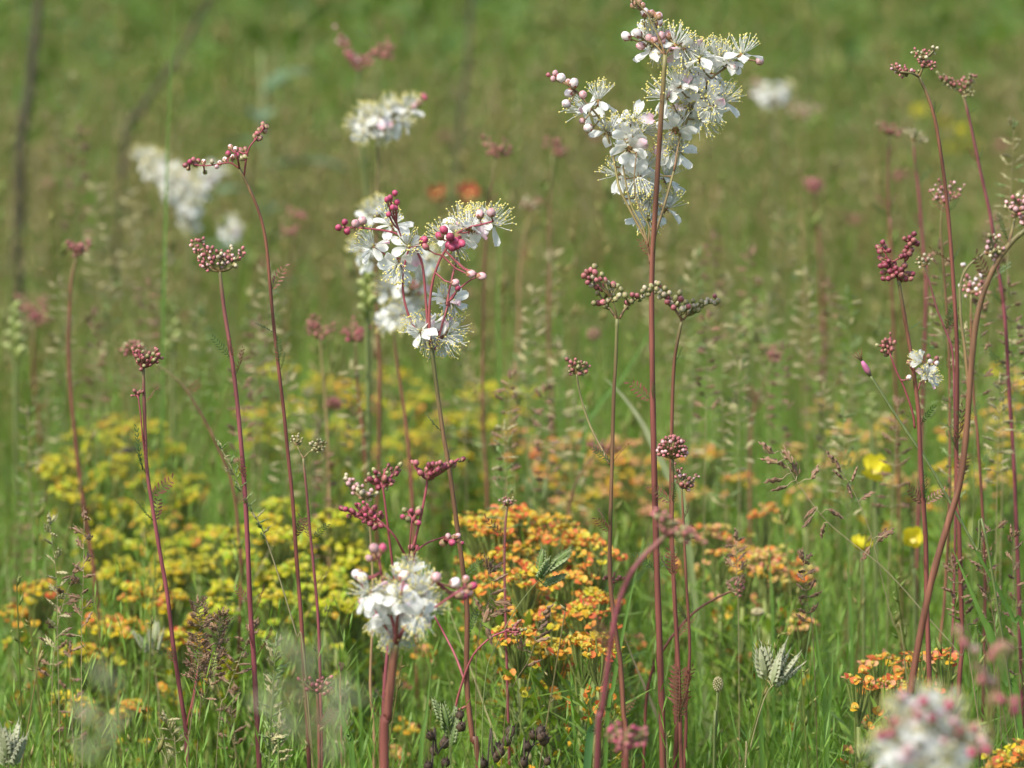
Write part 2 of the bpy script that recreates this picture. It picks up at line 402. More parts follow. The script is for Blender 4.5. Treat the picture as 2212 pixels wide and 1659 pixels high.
def bud_head(root, base, Y, h, twig, ped):
    """h: at=(x,y) node; arms=[(dx,dy)..] or w=width; s=bud size; n=buds per arm; c=colour(s); dome=True packs a cushion"""
    x0, y0 = h['at']; S = px(Y); O = at(x0, y0, Y)
    s = h.get('s', 12) * S; cols = h['c'] if isinstance(h['c'], (list, tuple)) else [h['c']]
    placed = []
    def ok(p, k=.80): return all((p - q).length > s * k for q in placed)
    def put_bud(p, d, sz=1.0):
        placed.append(p); bud(root, base, p, d, s * sz * random.choice((.68, .8, .9, 1.0, 1.05)), random.choice(cols))
    if h.get('dome'):
        w, hh = h['dome'][0] * S / 2, h['dome'][1] * S
        n = h.get('n', 50); Cn = O + Vector((0, 0, hh * .25))
        for k in range(n * 6):
            if len(placed) >= n: break
            a = random.uniform(0, 6.283); e = math.asin(random.uniform(-.15, 1))
            d = Vector((math.cos(a) * math.cos(e), math.sin(a) * math.cos(e), math.sin(e)))
            p = Cn + Vector((d.x * w, d.y * w * .9, d.z * hh * .75))
            if ok(p, .78): put_bud(p, d)
        for p in placed[::2]: ped.tube([O - base, O.lerp(p, .6) - base, p - base], [.0007, .0005, .0004], 4, cap=False)
        return
    arms = h.get('arms')
    dy = []
    if arms is None:
        w = h['w'] / 2; k = h.get('k', 5); arms = []
        for i in range(k):
            a = 6.283 * i / k + random.uniform(-.5, .5); l = w * random.uniform(.75, 1.05)
            arms.append((math.cos(a) * l, -h.get('rise', .5) * w * random.uniform(.6, 1.3))); dy.append(math.sin(a) * l * S * .9)
    for i, (ax, ay) in enumerate(arms):
        L = math.hypot(ax, ay) * S
        yo = dy[i] if dy else random.uniform(-.35, .35) * L
        E = O + Vector((ax * S, yo, -ay * S))
        ctrl = O.lerp(E, .5) + Vector((0, 0, -h.get('sag', .12) * L))
        path = cr([O, ctrl, E], 5)
        ped.tube([p - base for p in path], [.0011 * (1 - .6 * j / (len(path) - 1)) * max(.6, s / .0026) for j in range(len(path))], 5, cap=False)
        n = h.get('n', 10); tries = 0; cnt = 0; t0 = h.get('t0', .35)
        while cnt < n and tries < n * 14:
            tries += 1
            t = t0 + (1.04 - t0) * random.random() ** .85
            j = min(len(path) - 1, int(t * (len(path) - 1))); c = path[j].lerp(path[min(j + 1, len(path) - 1)], t * (len(path) - 1) - j) if t < 1 else path[-1]
            sp = s * h.get('spread', 1.05) * (1.1 - .4 * t)
            d = Vector((random.gauss(0, .7), random.gauss(0, .7), random.gauss(.45, .6))).normalized()
            p = c + d * sp * random.uniform(.6, 1.15)
            if not ok(p): continue
            dd = (d + (E - O).normalized() * .5 + Vector((0, 0, .3)))
            ped.tube([c - base, p - base], [.0004, .0003], 4, cap=False)
            put_bud(p, dd, 1.1 - .3 * t); cnt += 1

# ------------------------------------------------------------------ setting: ground
def build_ground():
    xs = np.concatenate([np.linspace(-400, -8, 24), np.linspace(-7, 7, 57), np.linspace(8, 400, 24)])
    ys = np.concatenate([np.linspace(-300, -3, 14), np.linspace(-2, 22, 97), np.linspace(24, 700, 40)])
    X, Yy = np.meshgrid(xs, ys); Z = ground_z(X, Yy)
    V = np.stack([X, Yy, Z], -1).reshape(-1, 3); nx = len(xs)
    i = (np.arange(len(ys) - 1)[:, None] * nx + np.arange(nx - 1)[None]).ravel()
    F = np.concatenate([np.stack([i, i + 1, i + nx + 1], -1), np.stack([i, i + nx + 1, i + nx], -1)])
    m = bpy.data.materials.new('meadow_soil'); m.use_nodes = True; n = m.node_tree; L = n.links.new
    p = n.nodes['Principled BSDF']; p.inputs['Roughness'].default_value = .9
    tc = n.nodes.new('ShaderNodeTexCoord'); a = n.nodes.new('ShaderNodeTexNoise'); a.inputs['Scale'].default_value = 1.6; a.inputs['Detail'].default_value = 8
    L(tc.outputs['Object'], a.inputs['Vector'])
    c = ramp(n, a.outputs['Fac'], [(.3, (.045, .06, .018)), (.5, (.06, .075, .022)), (.7, (.09, .075, .03))]); L(c, p.inputs['Base Color'])
    b = n.nodes.new('ShaderNodeTexNoise'); b.inputs['Scale'].default_value = 60; L(tc.outputs['Object'], b.inputs['Vector'])
    bp = n.nodes.new('ShaderNodeBump'); bp.inputs['Distance'].default_value = .03; L(b.outputs['Fac'], bp.inputs['Height']); L(bp.outputs['Normal'], p.inputs['Normal'])
    o = bpy.data.objects.new('ground', tri_mesh('ground', V, F, m)); put(o, kind='structure')
build_ground()

# ------------------------------------------------------------------ uncountable meadow: leaf blades, feathery foliage, far herbs
def fan(n, y0, y1, k=.26, pad=.35, power=1.0):
    """random spots on the meadow in front of and beside the view"""
    y = y0 + (y1 - y0) * rng.random(n) ** power
    x = (rng.random(n) * 2 - 1) * (pad + k * y)
    return x, y
def patch(x, y, f, s):
    return .5 + .25 * (np.sin(x * f + s) * np.cos(y * f * .8 + 2 * s) + np.sin(x * f * 2.3 - y * f * 1.7 + s * 3))
def blades(name, label, x, y, h, w, mat, tint, lean=.35, cat='grass', z0=None):
    n = len(x); a = rng.random(n) * 6.283; dx, dy = np.cos(a), np.sin(a)
    fa = rng.random(n) * 6.283; wx, wy = np.cos(fa), np.sin(fa)
    ln = h * lean * rng.random(n) ** .8 * 1.6; z = ground_z(x, y) if z0 is None else z0
    V = np.zeros((n, 7, 3), np.float32); S = (0, .36, .7)
    for i, s in enumerate(S):
        cx, cy, cz = x + dx * ln * s ** 2, y + dy * ln * s ** 2, z + h * (s - .18 * s * s * (ln / h))
        ww = w * (.75, 1.0, .68)[i] / 2
        V[:, 2 * i, 0] = cx - wx * ww; V[:, 2 * i, 1] = cy - wy * ww; V[:, 2 * i, 2] = cz
        V[:, 2 * i + 1, 0] = cx + wx * ww; V[:, 2 * i + 1, 1] = cy + wy * ww; V[:, 2 * i + 1, 2] = cz
    V[:, 6, 0] = x + dx * ln; V[:, 6, 1] = y + dy * ln; V[:, 6, 2] = z + h * (1 - .18 * ln / h)
    T = np.array([[0, 1, 3], [0, 3, 2], [2, 3, 5], [2, 5, 4], [4, 5, 6]])
    F = (np.arange(n)[:, None, None] * 7 + T[None]).reshape(-1, 3)
    o = bpy.data.objects.new(name, tri_mesh(name, V, F, mat, np.repeat(tint, 7)))
    return put(o, None, label, cat, None, 'stuff')
GR = [(0, (.05, .125, .014)), (.35, (.105, .21, .020)), (.65, (.165, .265, .030)), (.85, (.24, .275, .055)), (1, (.36, .31, .14))]
M_GRASS = material('grass_blades', GR, 'tint', rough=.45, trans=.38, vary=.18, nscale=30, trans_tint=(1.25, 1.2, .6), spec=.4)
M_FEATHER = material('feather_leaves', [(0, (.085, .20, .02)), (.5, (.155, .29, .032)), (1, (.25, .36, .055))], 'tint', rough=.5, trans=.35, vary=.15, nscale=30, trans_tint=(1.2, 1.15, .6))
M_STRAW = material('grass_culms', [(0, (.14, .21, .035)), (.4, (.21, .235, .055)), (.7, (.27, .215, .065)), (1, (.34, .29, .13))], 'tint', rough=.6, trans=.25, vary=.2, nscale=40)
M_FAR = material('far_herbs', [(0, (.065, .135, .018)), (.5, (.13, .22, .032)), (.8, (.19, .26, .05)), (1, (.27, .29, .08))], 'tint', rough=.5, trans=.4, vary=.2, nscale=15, trans_tint=(1.2, 1.15, .6))

def tints(x, y, f, s, lo=0., hi=1.): return np.clip(lo + (hi - lo) * (patch(x, y, f, s) * .6 + rng.random(len(x)) * .5 - .05), 0, 1)
x, y = fan(62000, .4, 4.6, .22, .45)
blades('grass', 'fine green grass blades between the stems close by', x, y, .10 + .25 * rng.random(len(x)) ** 1.3 * (.6 + .6 * patch(x, y, 5, 1)), .0009 + .0021 * rng.random(len(x)) ** 3, M_GRASS, np.where(rng.random(len(x)) < .07, 1.0, tints(x, y, 6, 1, .1, .9)), .5)
x, y = fan(42000, 4.4, 9.6, .24, .4)
blades('grass', 'soft meadow grass in the middle distance', x, y, .06 + .13 * rng.random(len(x)), .003 + .003 * rng.random(len(x)), M_GRASS, tints(x, y, 2.5, 2, .1, 1))
x, y = fan(30000, 9.2, 19, .24, .4)
blades('grass', 'tall green grass on the slope at the far end', x, y, .12 + .26 * rng.random(len(x)), .006 + .007 * rng.random(len(x)), M_FAR, tints(x, y, 1.3, 3, 0, .8))

def feathers(n, y0, y1, name, label, nl=62):
    x, y = fan(int(n * 2.2), y0, y1, .2, .35)
    keep = patch(x, y, 3.1, 5) + .25 * rng.random(len(x)) > .40; x, y = x[keep][:n], y[keep][:n]; n = len(x)
    h = .12 + .17 * rng.random(n) + .06 * (y < 3.3) * rng.random(n); lx, ly = rng.normal(0, .12, n), rng.normal(0, .12, n); z = ground_z(x, y)
    s = .25 + .75 * (np.arange(nl) + .5) / nl
    A = (np.arange(nl) * 2.4)[None] + rng.random((n, 1)) * 6.28 + rng.normal(0, .3, (n, nl))
    ll = (.010 + .009 * rng.random((n, nl))) * (1.05 - .55 * (s[None] - .6) ** 2 * 4)
    cx = x[:, None] + lx[:, None] * h[:, None] * s ** 1.5; cy = y[:, None] + ly[:, None] * h[:, None] * s ** 1.5; cz = z[:, None] + h[:, None] * s
    up = .35 + .75 * s[None] + rng.normal(0, .15, (n, nl)); hx, hz = np.cos(up), np.sin(up)
    ca, sa = np.cos(A), np.sin(A); w = .00045
    B = np.stack([cx, cy, cz], -1); D = np.stack([ca * hx, sa * hx, hz], -1) * ll[..., None]; W = np.stack([-sa, ca, np.zeros_like(sa)], -1) * w
    V = np.stack([B, B + D * .55 + W, B + D, B + D * .55 - W], 2).reshape(-1, 3)
    k = np.arange(n * nl)[:, None, None] * 4; F = (k + np.array([[0, 1, 2], [0, 2, 3]])[None]).reshape(-1, 3)
    t = np.clip(patch(x, y, 4, 7)[:, None] * .6 + .4 * s[None] + rng.normal(0, .1, (n, nl)), 0, 1)
    # little stems
    top = np.stack([x + lx * h, y + ly * h, z + h], -1); bot = np.stack([x, y, z], -1); o1 = np.array([.0008, 0, 0]); o2 = np.array([-.0004, .0007, 0])
    V2 = np.stack([bot + o1, bot + o2, bot - o1, top], 1).reshape(-1, 3); k2 = np.arange(n)[:, None, None] * 4 + len(V)
    F2 = (k2 + np.array([[0, 1, 3], [1, 2, 3], [2, 0, 3]])[None]).reshape(-1, 3)
    o = bpy.data.objects.new(name, tri_mesh(name, np.concatenate([V, V2]), np.concatenate([F, F2]), M_FEATHER, np.concatenate([np.repeat(t.ravel(), 4), np.full(len(V2), .6)])))
    put(o, None, label, 'foliage', None, 'stuff')
feathers(9000, 2.3, 4.0, 'foliage', 'feathery bright green shoots with needle leaves low among the grass')

def herbs(n, y0, y1, name, label, size, hmax, f, s, lo=0., hi=1., mat=None, keepf=.5):
    """broad leaves spread through low clumps"""
    x, y = fan(int(n * 2.5), y0, y1, .22, .4); kp = patch(x, y, f, s) + .2 * rng.random(len(x)) > keepf; x, y = x[kp][:n], y[kp][:n]; n = len(x)
    z = ground_z(x, y) + hmax * (.15 + .85 * rng.random(n)) * (.5 + .7 * patch(x, y, f * 1.7, s + 2))
    a = rng.random(n) * 6.28; e = rng.normal(.35, .5, n); L = size * (.5 + rng.random(n)); W = L * (.25 + .2 * rng.random(n))
    D = np.stack([np.cos(a) * np.cos(e), np.sin(a) * np.cos(e), np.sin(e)], -1); Q = np.stack([-np.sin(a), np.cos(a), rng.normal(0, .3, n)], -1)
    B = np.stack([x, y, z], -1); dr = np.zeros((n, 3)); dr[:, 2] = -.2 * L
    V = np.stack([B, B + D * (L * .4)[:, None] + Q * (W / 2)[:, None], B + D * L[:, None] + dr, B + D * (L * .4)[:, None] - Q * (W / 2)[:, None], B + D * (L * .5)[:, None] - dr * .15], 1).reshape(-1, 3)
    F = (np.arange(n)[:, None, None] * 5 + np.array([[0, 1, 4], [1, 2, 4], [2, 3, 4], [3, 0, 4]])[None]).reshape(-1, 3)
    o = bpy.data.objects.new(name, tri_mesh(name, V, F, mat or M_FAR, np.repeat(tints(x, y, f * 1.3, s + 1, lo, hi), 5)))
    put(o, None, label, 'foliage', None, 'stuff')
herbs(14000, 5.9, 13, 'undergrowth', 'broad leaved green herbs massed beyond the meadow', .05, .36, 1.7, 1, .1, .85, keepf=.42)
herbs(9000, 2.8, 5.5, 'undergrowth', 'small leafy herbs low in the meadow', .018, .16, 4, 4, 0, .7)

def seedheads(n, y0, y1, h0, h1, name, label, lo, hi, nsp=14, sz=.005, spread=.03, frac=.25):
    """thin culms topped by loose seed panicles"""
    x, y = fan(n, y0, y1, .22, .35); h = h0 + (h1 - h0) * rng.random(n); z = ground_z(x, y)
    lx, ly = rng.normal(0, .09, n) * h, rng.normal(0, .09, n) * h; tn = np.clip(lo + (hi - lo) * rng.random(n), 0, 1)
    Vs, Fs, Ts = [], [], []; off = 0
    S = np.linspace(0, 1, 5); wd = .0009 + .00018 * y
    P = np.stack([x[:, None] + lx[:, None] * S ** 2, y[:, None] + ly[:, None] * S ** 2, z[:, None] + h[:, None] * S], -1)
    for ax in ((1, 0, 0), (0, 1, 0)):
        o = np.array(ax)[None, None] * (wd[:, None] * (1 - .6 * S))[..., None] / 2
        V = np.stack([P - o, P + o], 2).reshape(n, -1, 3)
        T = np.array([[[2 * i, 2 * i + 1, 2 * i + 3], [2 * i, 2 * i + 3, 2 * i + 2]] for i in range(4)]).reshape(-1, 3)
        Vs.append(V.reshape(-1, 3)); Fs.append((np.arange(n)[:, None, None] * 10 + T[None]).reshape(-1, 3) + off); Ts.append(np.repeat(tn, 10)); off += n * 10
    s = 1 - frac * rng.random((n, nsp)) ** 1.1
    B = np.stack([x[:, None] + lx[:, None] * s ** 2, y[:, None] + ly[:, None] * s ** 2, z[:, None] + h[:, None] * s], -1)
    w = spread * (1.15 - (s - (1 - frac)) / frac) ; a = rng.random((n, nsp)) * 6.28
    rr = w * (.3 + .7 * rng.random((n, nsp)))
    B = B + np.stack([np.cos(a) * rr, np.sin(a) * rr, rr * rng.normal(.5, .4, (n, nsp))], -1)
    D = np.stack([np.cos(a) * .5, np.sin(a) * .5, rng.normal(.5, .5, (n, nsp))], -1); L = sz * (.7 + .6 * rng.random((n, nsp)))[..., None] * (1 + .08 * y)[:, None, None]
    Q = np.stack([-np.sin(a), np.cos(a), np.zeros_like(a)], -1); U = np.cross(D, Q)
    V = np.stack([B - D * L * .5, B + Q * L * .16, B + U * L * .16, B - Q * L * .16, B - U * L * .16, B + D * L * .7], 2).reshape(-1, 3)
    T = np.array([[0, 1, 2], [0, 2, 3], [0, 3, 4], [0, 4, 1], [5, 2, 1], [5, 3, 2], [5, 4, 3], [5, 1, 4]])
    Fs.append((np.arange(n * nsp)[:, None, None] * 6 + T[None]).reshape(-1, 3) + off); Vs.append(V); Ts.append(np.repeat((tn[:, None] + rng.normal(.1, .12, (n, nsp))).clip(0, 1).ravel(), 6))
    o = bpy.data.objects.new(name, tri_mesh(name, np.concatenate(Vs), np.concatenate(Fs), M_STRAW, np.concatenate(Ts)))
    put(o, None, label, 'grass', None, 'stuff')
seedheads(900, 3.2, 5.2, .28, .44, 'grass', 'slender seeding grasses among the yellow spurge', .1, .8, 14, .006, .018)
seedheads(620, 2.45, 3.3, .24, .36, 'grass', 'wispy fine stems and seed heads tangled low between the flowers', .0, .9, 12, .0042, .012, .3)
seedheads(360, 3.7, 5.4, .32, .47, 'grass', 'thin upright grass stems rising before the brown band', .1, .9, 10, .005, .014, .3)
seedheads(2600, 4.4, 6.3, .13, .27, 'grass', 'brown seeding grass massed in the middle of the meadow', .55, 1, 12, .008, .026, .45)
seedheads(1900, 5.8, 11, .18, .40, 'grass', 'green seeding grass at the foot of the slope', .0, .6, 12, .010, .04, .35)

# ------------------------------------------------------------------ dropworts
def c1(x, y): return (1106 + x / 3, y / 3)            # coordinates measured on enlarged quarters of the view
def c2(x, y): return (553 + x * .3542, 518.5 + y * .3542)
def c2a(x, y): return (553 + x / 3, y / 3)
def c3(x, y): return (553 + x * .3542, 1071.5 + y * .3542)
def c4(x, y): return (1642 + x * .3542, 518.5 + y * .3542)
def F(fn, *t): return [(*fn(a, b), d) for a, b, d in t]
def B(fn, s, c, *t): return [(*fn(a, b), s, c) for a, b in t]

# the tall white one
dropwort('tallest dropwort with a forked plume of open white flowers on a long red stem', 2.5,
    [(1437, 118), (1425, 300), (1414, 480), (1408, 600), (1409, 800), (1413, 1000), (1418, 1200), (1425, 1400), (1432, 1659)], 13.5, 'red', seed=3,
    branches=[([(1409, 600), (1399, 530), (1389, 507), (1366, 463), (1339, 410), (1333, 383), (1326, 345), (1314, 300), (1296, 257), (1266, 222), (1240, 192), (1210, 176), (1184, 162)], 6),
              ([(1405, 570), (1398, 525), (1388, 490), (1364, 445), (1352, 395), (1346, 350), (1350, 300), (1362, 270)], 5),
              ([(1400, 530), (1402, 490), (1383, 455), (1370, 400), (1375, 330)], 4),
              ([(1407, 560), (1412, 520), (1439, 430), (1456, 368), (1476, 290), (1499, 213), (1536, 170), (1573, 143), (1600, 128), (1636, 132)], 6),
              ([(1456, 368), (1470, 290), (1490, 220), (1505, 190), (1509, 150)], 4),
              ([(1437, 120), (1425, 85), (1410, 55), (1398, 30), (1375, 5), (1360, -15)], 4),
              ([(1437, 120), (1410, 92), (1380, 80), (1356, 78)], 4), ([(1437, 120), (1455, 95), (1480, 102)], 4)],
    bcol='green', big=True, jit=.013, back=.017, front=.011, fsize=1.13,
    flowers=F(c1, (1490, 350, 'u'), (1345, 365, 'u'), (1215, 370, 'u'), (1170, 520, 'b'), (1085, 560, 'a'), (1090, 675, 'f'), (1010, 630, 'l'), (1325, 645, 'r'), (1240, 560, 'b'), 
        (1180, 700, 'x'), (1060, 835, 'b'), (1035, 960, 'f'), (1075, 985, 'x'), (1000, 1150, 'c'), (1000, 1350, 'c'), (1240, 770, 'd'), (1300, 480, 'c'), (1400, 400, 'u'), (1370, 650, 'r'), (1300, 700, 'd'), (1130, 440, 'u'), (1260, 620, 'f'),
        (560, 650, 'u'), (480, 710, 'l'), (620, 850, 'x'), (790, 780, 'f'), (720, 830, 'l'), (770, 890, 'b'), (840, 850, 'r'), (760, 960, 'b'), (690, 1130, 'l'), (820, 1150, 'd'), (780, 1040, 'x'), (870, 1080, 'c'), (840, 1250, 'd'), (900, 1290, 'd'), (880, 1410, 'd'),
        (905, 215, 'x'), (955, 300, 'd'), (1060, 290, 'c'), (1110, 320, 'd'), (920, 300, 'a')),
    buds=B(c1, 22, 'white', (740, 235), (815, 218), (948, 145), (1110, 305), (860, 82), (400, 540), (372, 603), (352, 672), (318, 505), (1437, 437), (495, 828)) +
         B(c1, 20, 'blush', (835, 298), (890, 250), (920, 264), (965, 237), (970, 264), (1015, 228), (1035, 248), (903, 90), (460, 613), (1605, 395), (950, 104)) +
         B(c1, 15, 'blush', (845, 35), (787, 35), (800, 8), (832, 50), (280, 475), (268, 510), (365, 532), (455, 782)) + B(c1, 11, 'pink', (235, 485), (770, -8), (815, -5), (828, 8), (300, 492)))

# the white one with magenta buds
dropwort('dropwort with spread white flower tiers and a knot of bright magenta buds', 2.5,
    [(932, 752), (945, 850), (957, 935), (970, 1010), (985, 1120), (1000, 1230), (1009, 1320), (1008, 1420), (1010, 1500), (1022, 1600), (1034, 1659)], 12, 'brown', seed=5, big=True, bcol='red', jit=.011, back=.010, front=-.004, fsize=1.08,
    branches=[([(932, 752), (928, 731), (896, 706), (879, 670), (870, 621), (875, 568), (884, 535)], 6),
              ([(932, 752), (928, 731), (923, 688), (919, 635), (914, 582), (907, 557), (890, 530), (866, 510), (840, 500), (786, 493), (735, 491)], 6),
              ([(866, 510), (858, 485), (850, 460), (846, 430), (853, 415)], 4),
              ([(930, 745), (928, 717), (928, 660), (935, 607), (949, 564), (965, 536), (980, 510), (1010, 492), (1040, 485), (1065, 478)], 6),
              ([(940, 755), (946, 735), (960, 685), (971, 649), (988, 628), (1013, 607), (1034, 596)], 5),
              ([(965, 660), (971, 625), (981, 582), (990, 543), (995, 510)], 5),
              ([(1006, 1478), (985, 1420), (960, 1370), (938, 1330)], 6),
              ([(1010, 1525), (985, 1530), (1000, 1470), (1015, 1430), (1030, 1405), (1062, 1376), (1095, 1362)], 6)],
    flowers=[(846, 486, 'x'), (806, 533, 'l'), (883, 532, 'f'), (861, 572, 'd'), (996, 484, 'u'), (1026, 482, 'u'), (1063, 484, 'r'), (985, 505, 'x'), (1015, 495, 'b'), (1046, 478, 'u'), (960, 515, 'l'), (985, 530, 'd'),
             (964, 645, 'u'), (975, 655, 'd'), (908, 715, 'l'), (920, 722, 'd'), (967, 712, 'r'), (945, 735, 'd'), (960, 728, 'd'), (925, 705, 'x')],
    buds=B(c2a, 16, 'magenta', (535, 1475), (575, 1440), (590, 1500)) + B(c2a, 21, 'blush', (645, 1450), (690, 1430), (1450, 1390), (1525, 1378)) +
         B(c2a, 14, 'magenta', (900, 1250), (870, 1282), (915, 1312), (885, 1345), (860, 1390), (902, 1350), (850, 1295)) +
         B(c2a, 20, 'magenta', (1190, 1530), (1218, 1490), (1258, 1535), (1292, 1562), (1252, 1588), (1300, 1592), (1330, 1575), (1272, 1602), (1305, 1535), (1085, 1560)) + B(c2a, 16, 'pink', (1100, 1600)) +
         B(c2, 20, 'blush', (1310, 205), (1375, 220), (1215, 260)) + B(c2, 14, 'magenta', (1230, 295), (1380, 212)),
    heads=[dict(at=(1095, 1362), arms=[(25, -18), (38, -4)], s=9, n=8, c=['green', 'dull'])])

# its near neighbour, a shorter open cluster
Yc = 2.28
dropwort('stout dropwort with a round white flower cluster ringed by pink buds', Yc,
    [(856, 1392), (848, 1440), (838, 1540), (830, 1659)], 23, 'red', seed=8, big=True, bcol='red', jit=.022,
    branches=[([(856, 1392), (850, 1350), (836, 1301), (826, 1255), (818, 1205)], 8), ([(856, 1392), (880, 1350), (925, 1322), (978, 1286), (1000, 1272)], 7),
              ([(856, 1392), (858, 1340), (865, 1290), (872, 1255)], 7), ([(856, 1392), (830, 1350), (800, 1300), (778, 1256)], 6), ([(858, 1380), (890, 1330), (915, 1290), (938, 1255)], 6)],
    flowers=F(c3, (690, 590, 'l'), (740, 640, 'x'), (800, 620, 'u'), (850, 690, 'f'), (900, 560, 'u'), (930, 470, 'x'), (1010, 540, 'r'), (1030, 680, 'r'), (1000, 740, 'd'), (850, 800, 'd'), (920, 830, 'd'), (880, 620, 'x'), (960, 620, 'f'), (740, 740, 'd'), (800, 720, 'x'), (940, 700, 'x'), (830, 840, 'd'), (1000, 600, 'u')),
    buds=B(c3, 24, 'blush', (735, 350), (720, 320), (1100, 495), (1240, 600), (1290, 588)) + B(c3, 20, 'magenta', (772, 320), (1318, 550), (1262, 612)) + B(c3, 27, 'white', (622, 480), (900, 490), (1215, 530), (650, 500)) + B(c3, 18, 'blush', (1280, 510), (650, 645), (690, 380)))

# bud sprays rising just behind it
dropwort('dropwort with several sprays of fat crimson buds behind the round white cluster', 2.42,
    [(884, 1215), (868, 1270), (850, 1330), (836, 1420), (829, 1520), (829, 1659)], 9, 'pink', seed=9, bcol='red',
    branches=[([(884, 1215), (870, 1190), (850, 1155), (815, 1120)], 6), ([(884, 1215), (893, 1180), (908, 1120), (920, 1060), (923, 1030)], 7), ([(884, 1215), (900, 1190), (925, 1172), (960, 1160)], 5),
              ([(860, 1300), (848, 1220), (838, 1140), (828, 1060), (823, 1045)], 6), ([(884, 1215), (886, 1170), (890, 1120)], 4), ([(884, 1215), (896, 1195), (901, 1183)], 4)],
    heads=[dict(at=(923, 1032), arms=[(-28, -25), (30, -30), (68, -38), (10, -22)], s=17, n=6, c=['purple', 'purple', 'pink'], sag=.05, t0=.3),
           dict(at=(823, 1045), arms=[(-30, -10), (10, -30), (40, -38), (22, -2), (-12, -24)], s=15, n=6, c=['purple', 'green', 'purple', 'dull']),
           dict(at=(815, 1122), arms=[(-68, -22), (-45, -30), (-20, -28), (-30, -5), (-12, 0)], s=16, n=7, c=['purple', 'magenta', 'purple']),
           dict(at=(890, 1125), arms=[(-6, -22), (8, -14), (-12, -8)], s=18, n=3, c=['magenta', 'pink', 'green']),
           dict(at=(962, 1162), arms=[(14, 4), (22, 10)], s=20, n=3, c=['blush', 'magenta']),
           dict(at=(901, 1186), arms=[(1, -10)], s=17, n=1, c=['pink'])])
dropwort('small dropwort with pale blush buds tucked behind the crimson bud sprays', 2.62, [(790, 1075), (800, 1150), (806, 1300), (800, 1480), (808, 1659)], 6.5, 'tan',
    heads=[dict(at=(785, 1075), arms=[(-45, -40), (-25, -32), (-5, -25), (22, -8)], s=13, n=7, c=['blush', 'cream', 'blush'])])

dropwort('dropwort with a broad flat pink bud head on a straight pink stem', 2.5,
    [(474, 580), (483, 660), (497, 750), (508, 830), (521, 960), (530, 1080), (536, 1200), (541, 1320), (548, 1420), (553, 1520), (560, 1659)], 11, 'pink', seed=12,
    heads=[dict(at=(474, 585), arms=[(-58, -62), (-40, -68), (-20, -45), (0, -42), (25, -45), (48, -42), (-40, -30), (15, -32)], s=11, n=12, c=['pink', 'pink', 'blush', 'cream'], sag=.22, t0=.55)],
    leaves=[(510, 808, 20, 60, 1), (508, 812, -30, 22, 0), (545, 1335, 25, 78, 3), (547, 1400, -20, 60, 3), (552, 1420, 35, 70, 3)])
dropwort('bare arching dropwort with a three-armed head of rosy buds', 2.52,
    [(517, 364), (535, 400), (560, 460), (574, 520), (582, 600), (590, 690), (600, 780), (612, 880), (622, 980), (632, 1080), (640, 1200), (648, 1300), (654, 1390), (660, 1500), (668, 1659)], 8.5, 'red', seed=13,
    branches=[([(517, 364), (497, 352), (470, 355), (440, 358), (402, 352)], 4), ([(527, 382), (531, 350), (538, 320), (553, 300), (570, 275)], 4), ([(517, 364), (514, 345), (508, 325)], 5)],
    bcol='red',
    buds=[(400, 357, 13, 'pink'), (410, 350, 13, 'magenta'), (418, 345, 12, 'pink'), (423, 356, 12, 'pink'), (440, 350, 13, 'white'), (443, 372, 12, 'cream'), (407, 364, 11, 'pink'), (458, 349, 12, 'cream'), (468, 360, 11, 'blush'), (428, 348, 12, 'magenta'), (475, 352, 12, 'white'),
          (493, 332, 14, 'magenta'), (502, 340, 14, 'white'), (512, 336, 14, 'magenta'), (520, 325, 14, 'pink'), (498, 318, 13, 'blush'), (510, 322, 13, 'white'), (530, 322, 12, 'magenta'), (530, 338, 12, 'cream'), (486, 345, 12, 'white'), (522, 342, 12, 'cream'),
          (568, 268, 12, 'pink'), (576, 274, 12, 'dull'), (572, 284, 12, 'pink'), (560, 280, 11, 'dull'), (563, 298, 12, 'blush'), (550, 294, 12, 'dull'), (556, 288, 11, 'pink'), (566, 276, 11, 'magenta')],
    leaves=[(600, 785, 5, 55, 0), (605, 800, 20, 40, 0)])
dropwort('dropwort with a small knobbly dark red head and a pale tuft leaf halfway up', 2.5,
    [(309, 792), (311, 850), (314, 950), (318, 1020), (330, 1100), (345, 1190), (362, 1290), (375, 1400), (390, 1500), (402, 1580), (405, 1659)], 9.5, 'pink', seed=14,
    branches=[([(316, 1010), (308, 940), (303, 890), (298, 855)], 4), ([(404, 1570), (418, 1510), (424, 1470), (428, 1440)], 8)], bcol='red',
    heads=[dict(at=(309, 792), arms=[(-22, -32), (-8, -35), (12, -25), (30, -38), (36, -22), (-2, -18)], s=12, n=6, c=['dull', 'dull', 'pink', 'green']), dict(at=(298, 856), arms=[(-6, -10), (4, -8)], s=10, n=3, c=['dull'])],
    leaves=[(308, 1015, -12, 95, 0), (315, 1022, -25, 60, 0), (426, 1470, -15, 60, 3), (428, 1460, 30, 55, 3), (312, 870, 45, 40, 1)])
dropwort('arching dropwort with a brown withered head drooping beside a red bud head', 2.85, [(335, 783), (390, 828), (420, 870), (446, 915), (470, 965), (500, 1040), (515, 1150), (520, 1300)], 6.5, 'brown', seed=15,
    branches=[([(335, 783), (305, 770), (285, 768)], 5)], heads=[dict(at=(288, 768), dome=(52, 30), n=30, s=10, c=['dull', 'green', 'dull'])])
dropwort('blurred dropwort with a flat crimson head and a green leaf node below it', 3.0,
    [(170, 543), (155, 600), (150, 680), (148, 760), (153, 850), (163, 950), (175, 1050), (190, 1150), (205, 1250), (220, 1400), (240, 1550), (252, 1659)], 9, 'red', heads=[dict(at=(172, 545), w=58, rise=.55, s=10, n=8, c=['pink', 'dull'])], leaves=[(150, 655, 5, 26, 0), (152, 660, 60, 24, 0)])
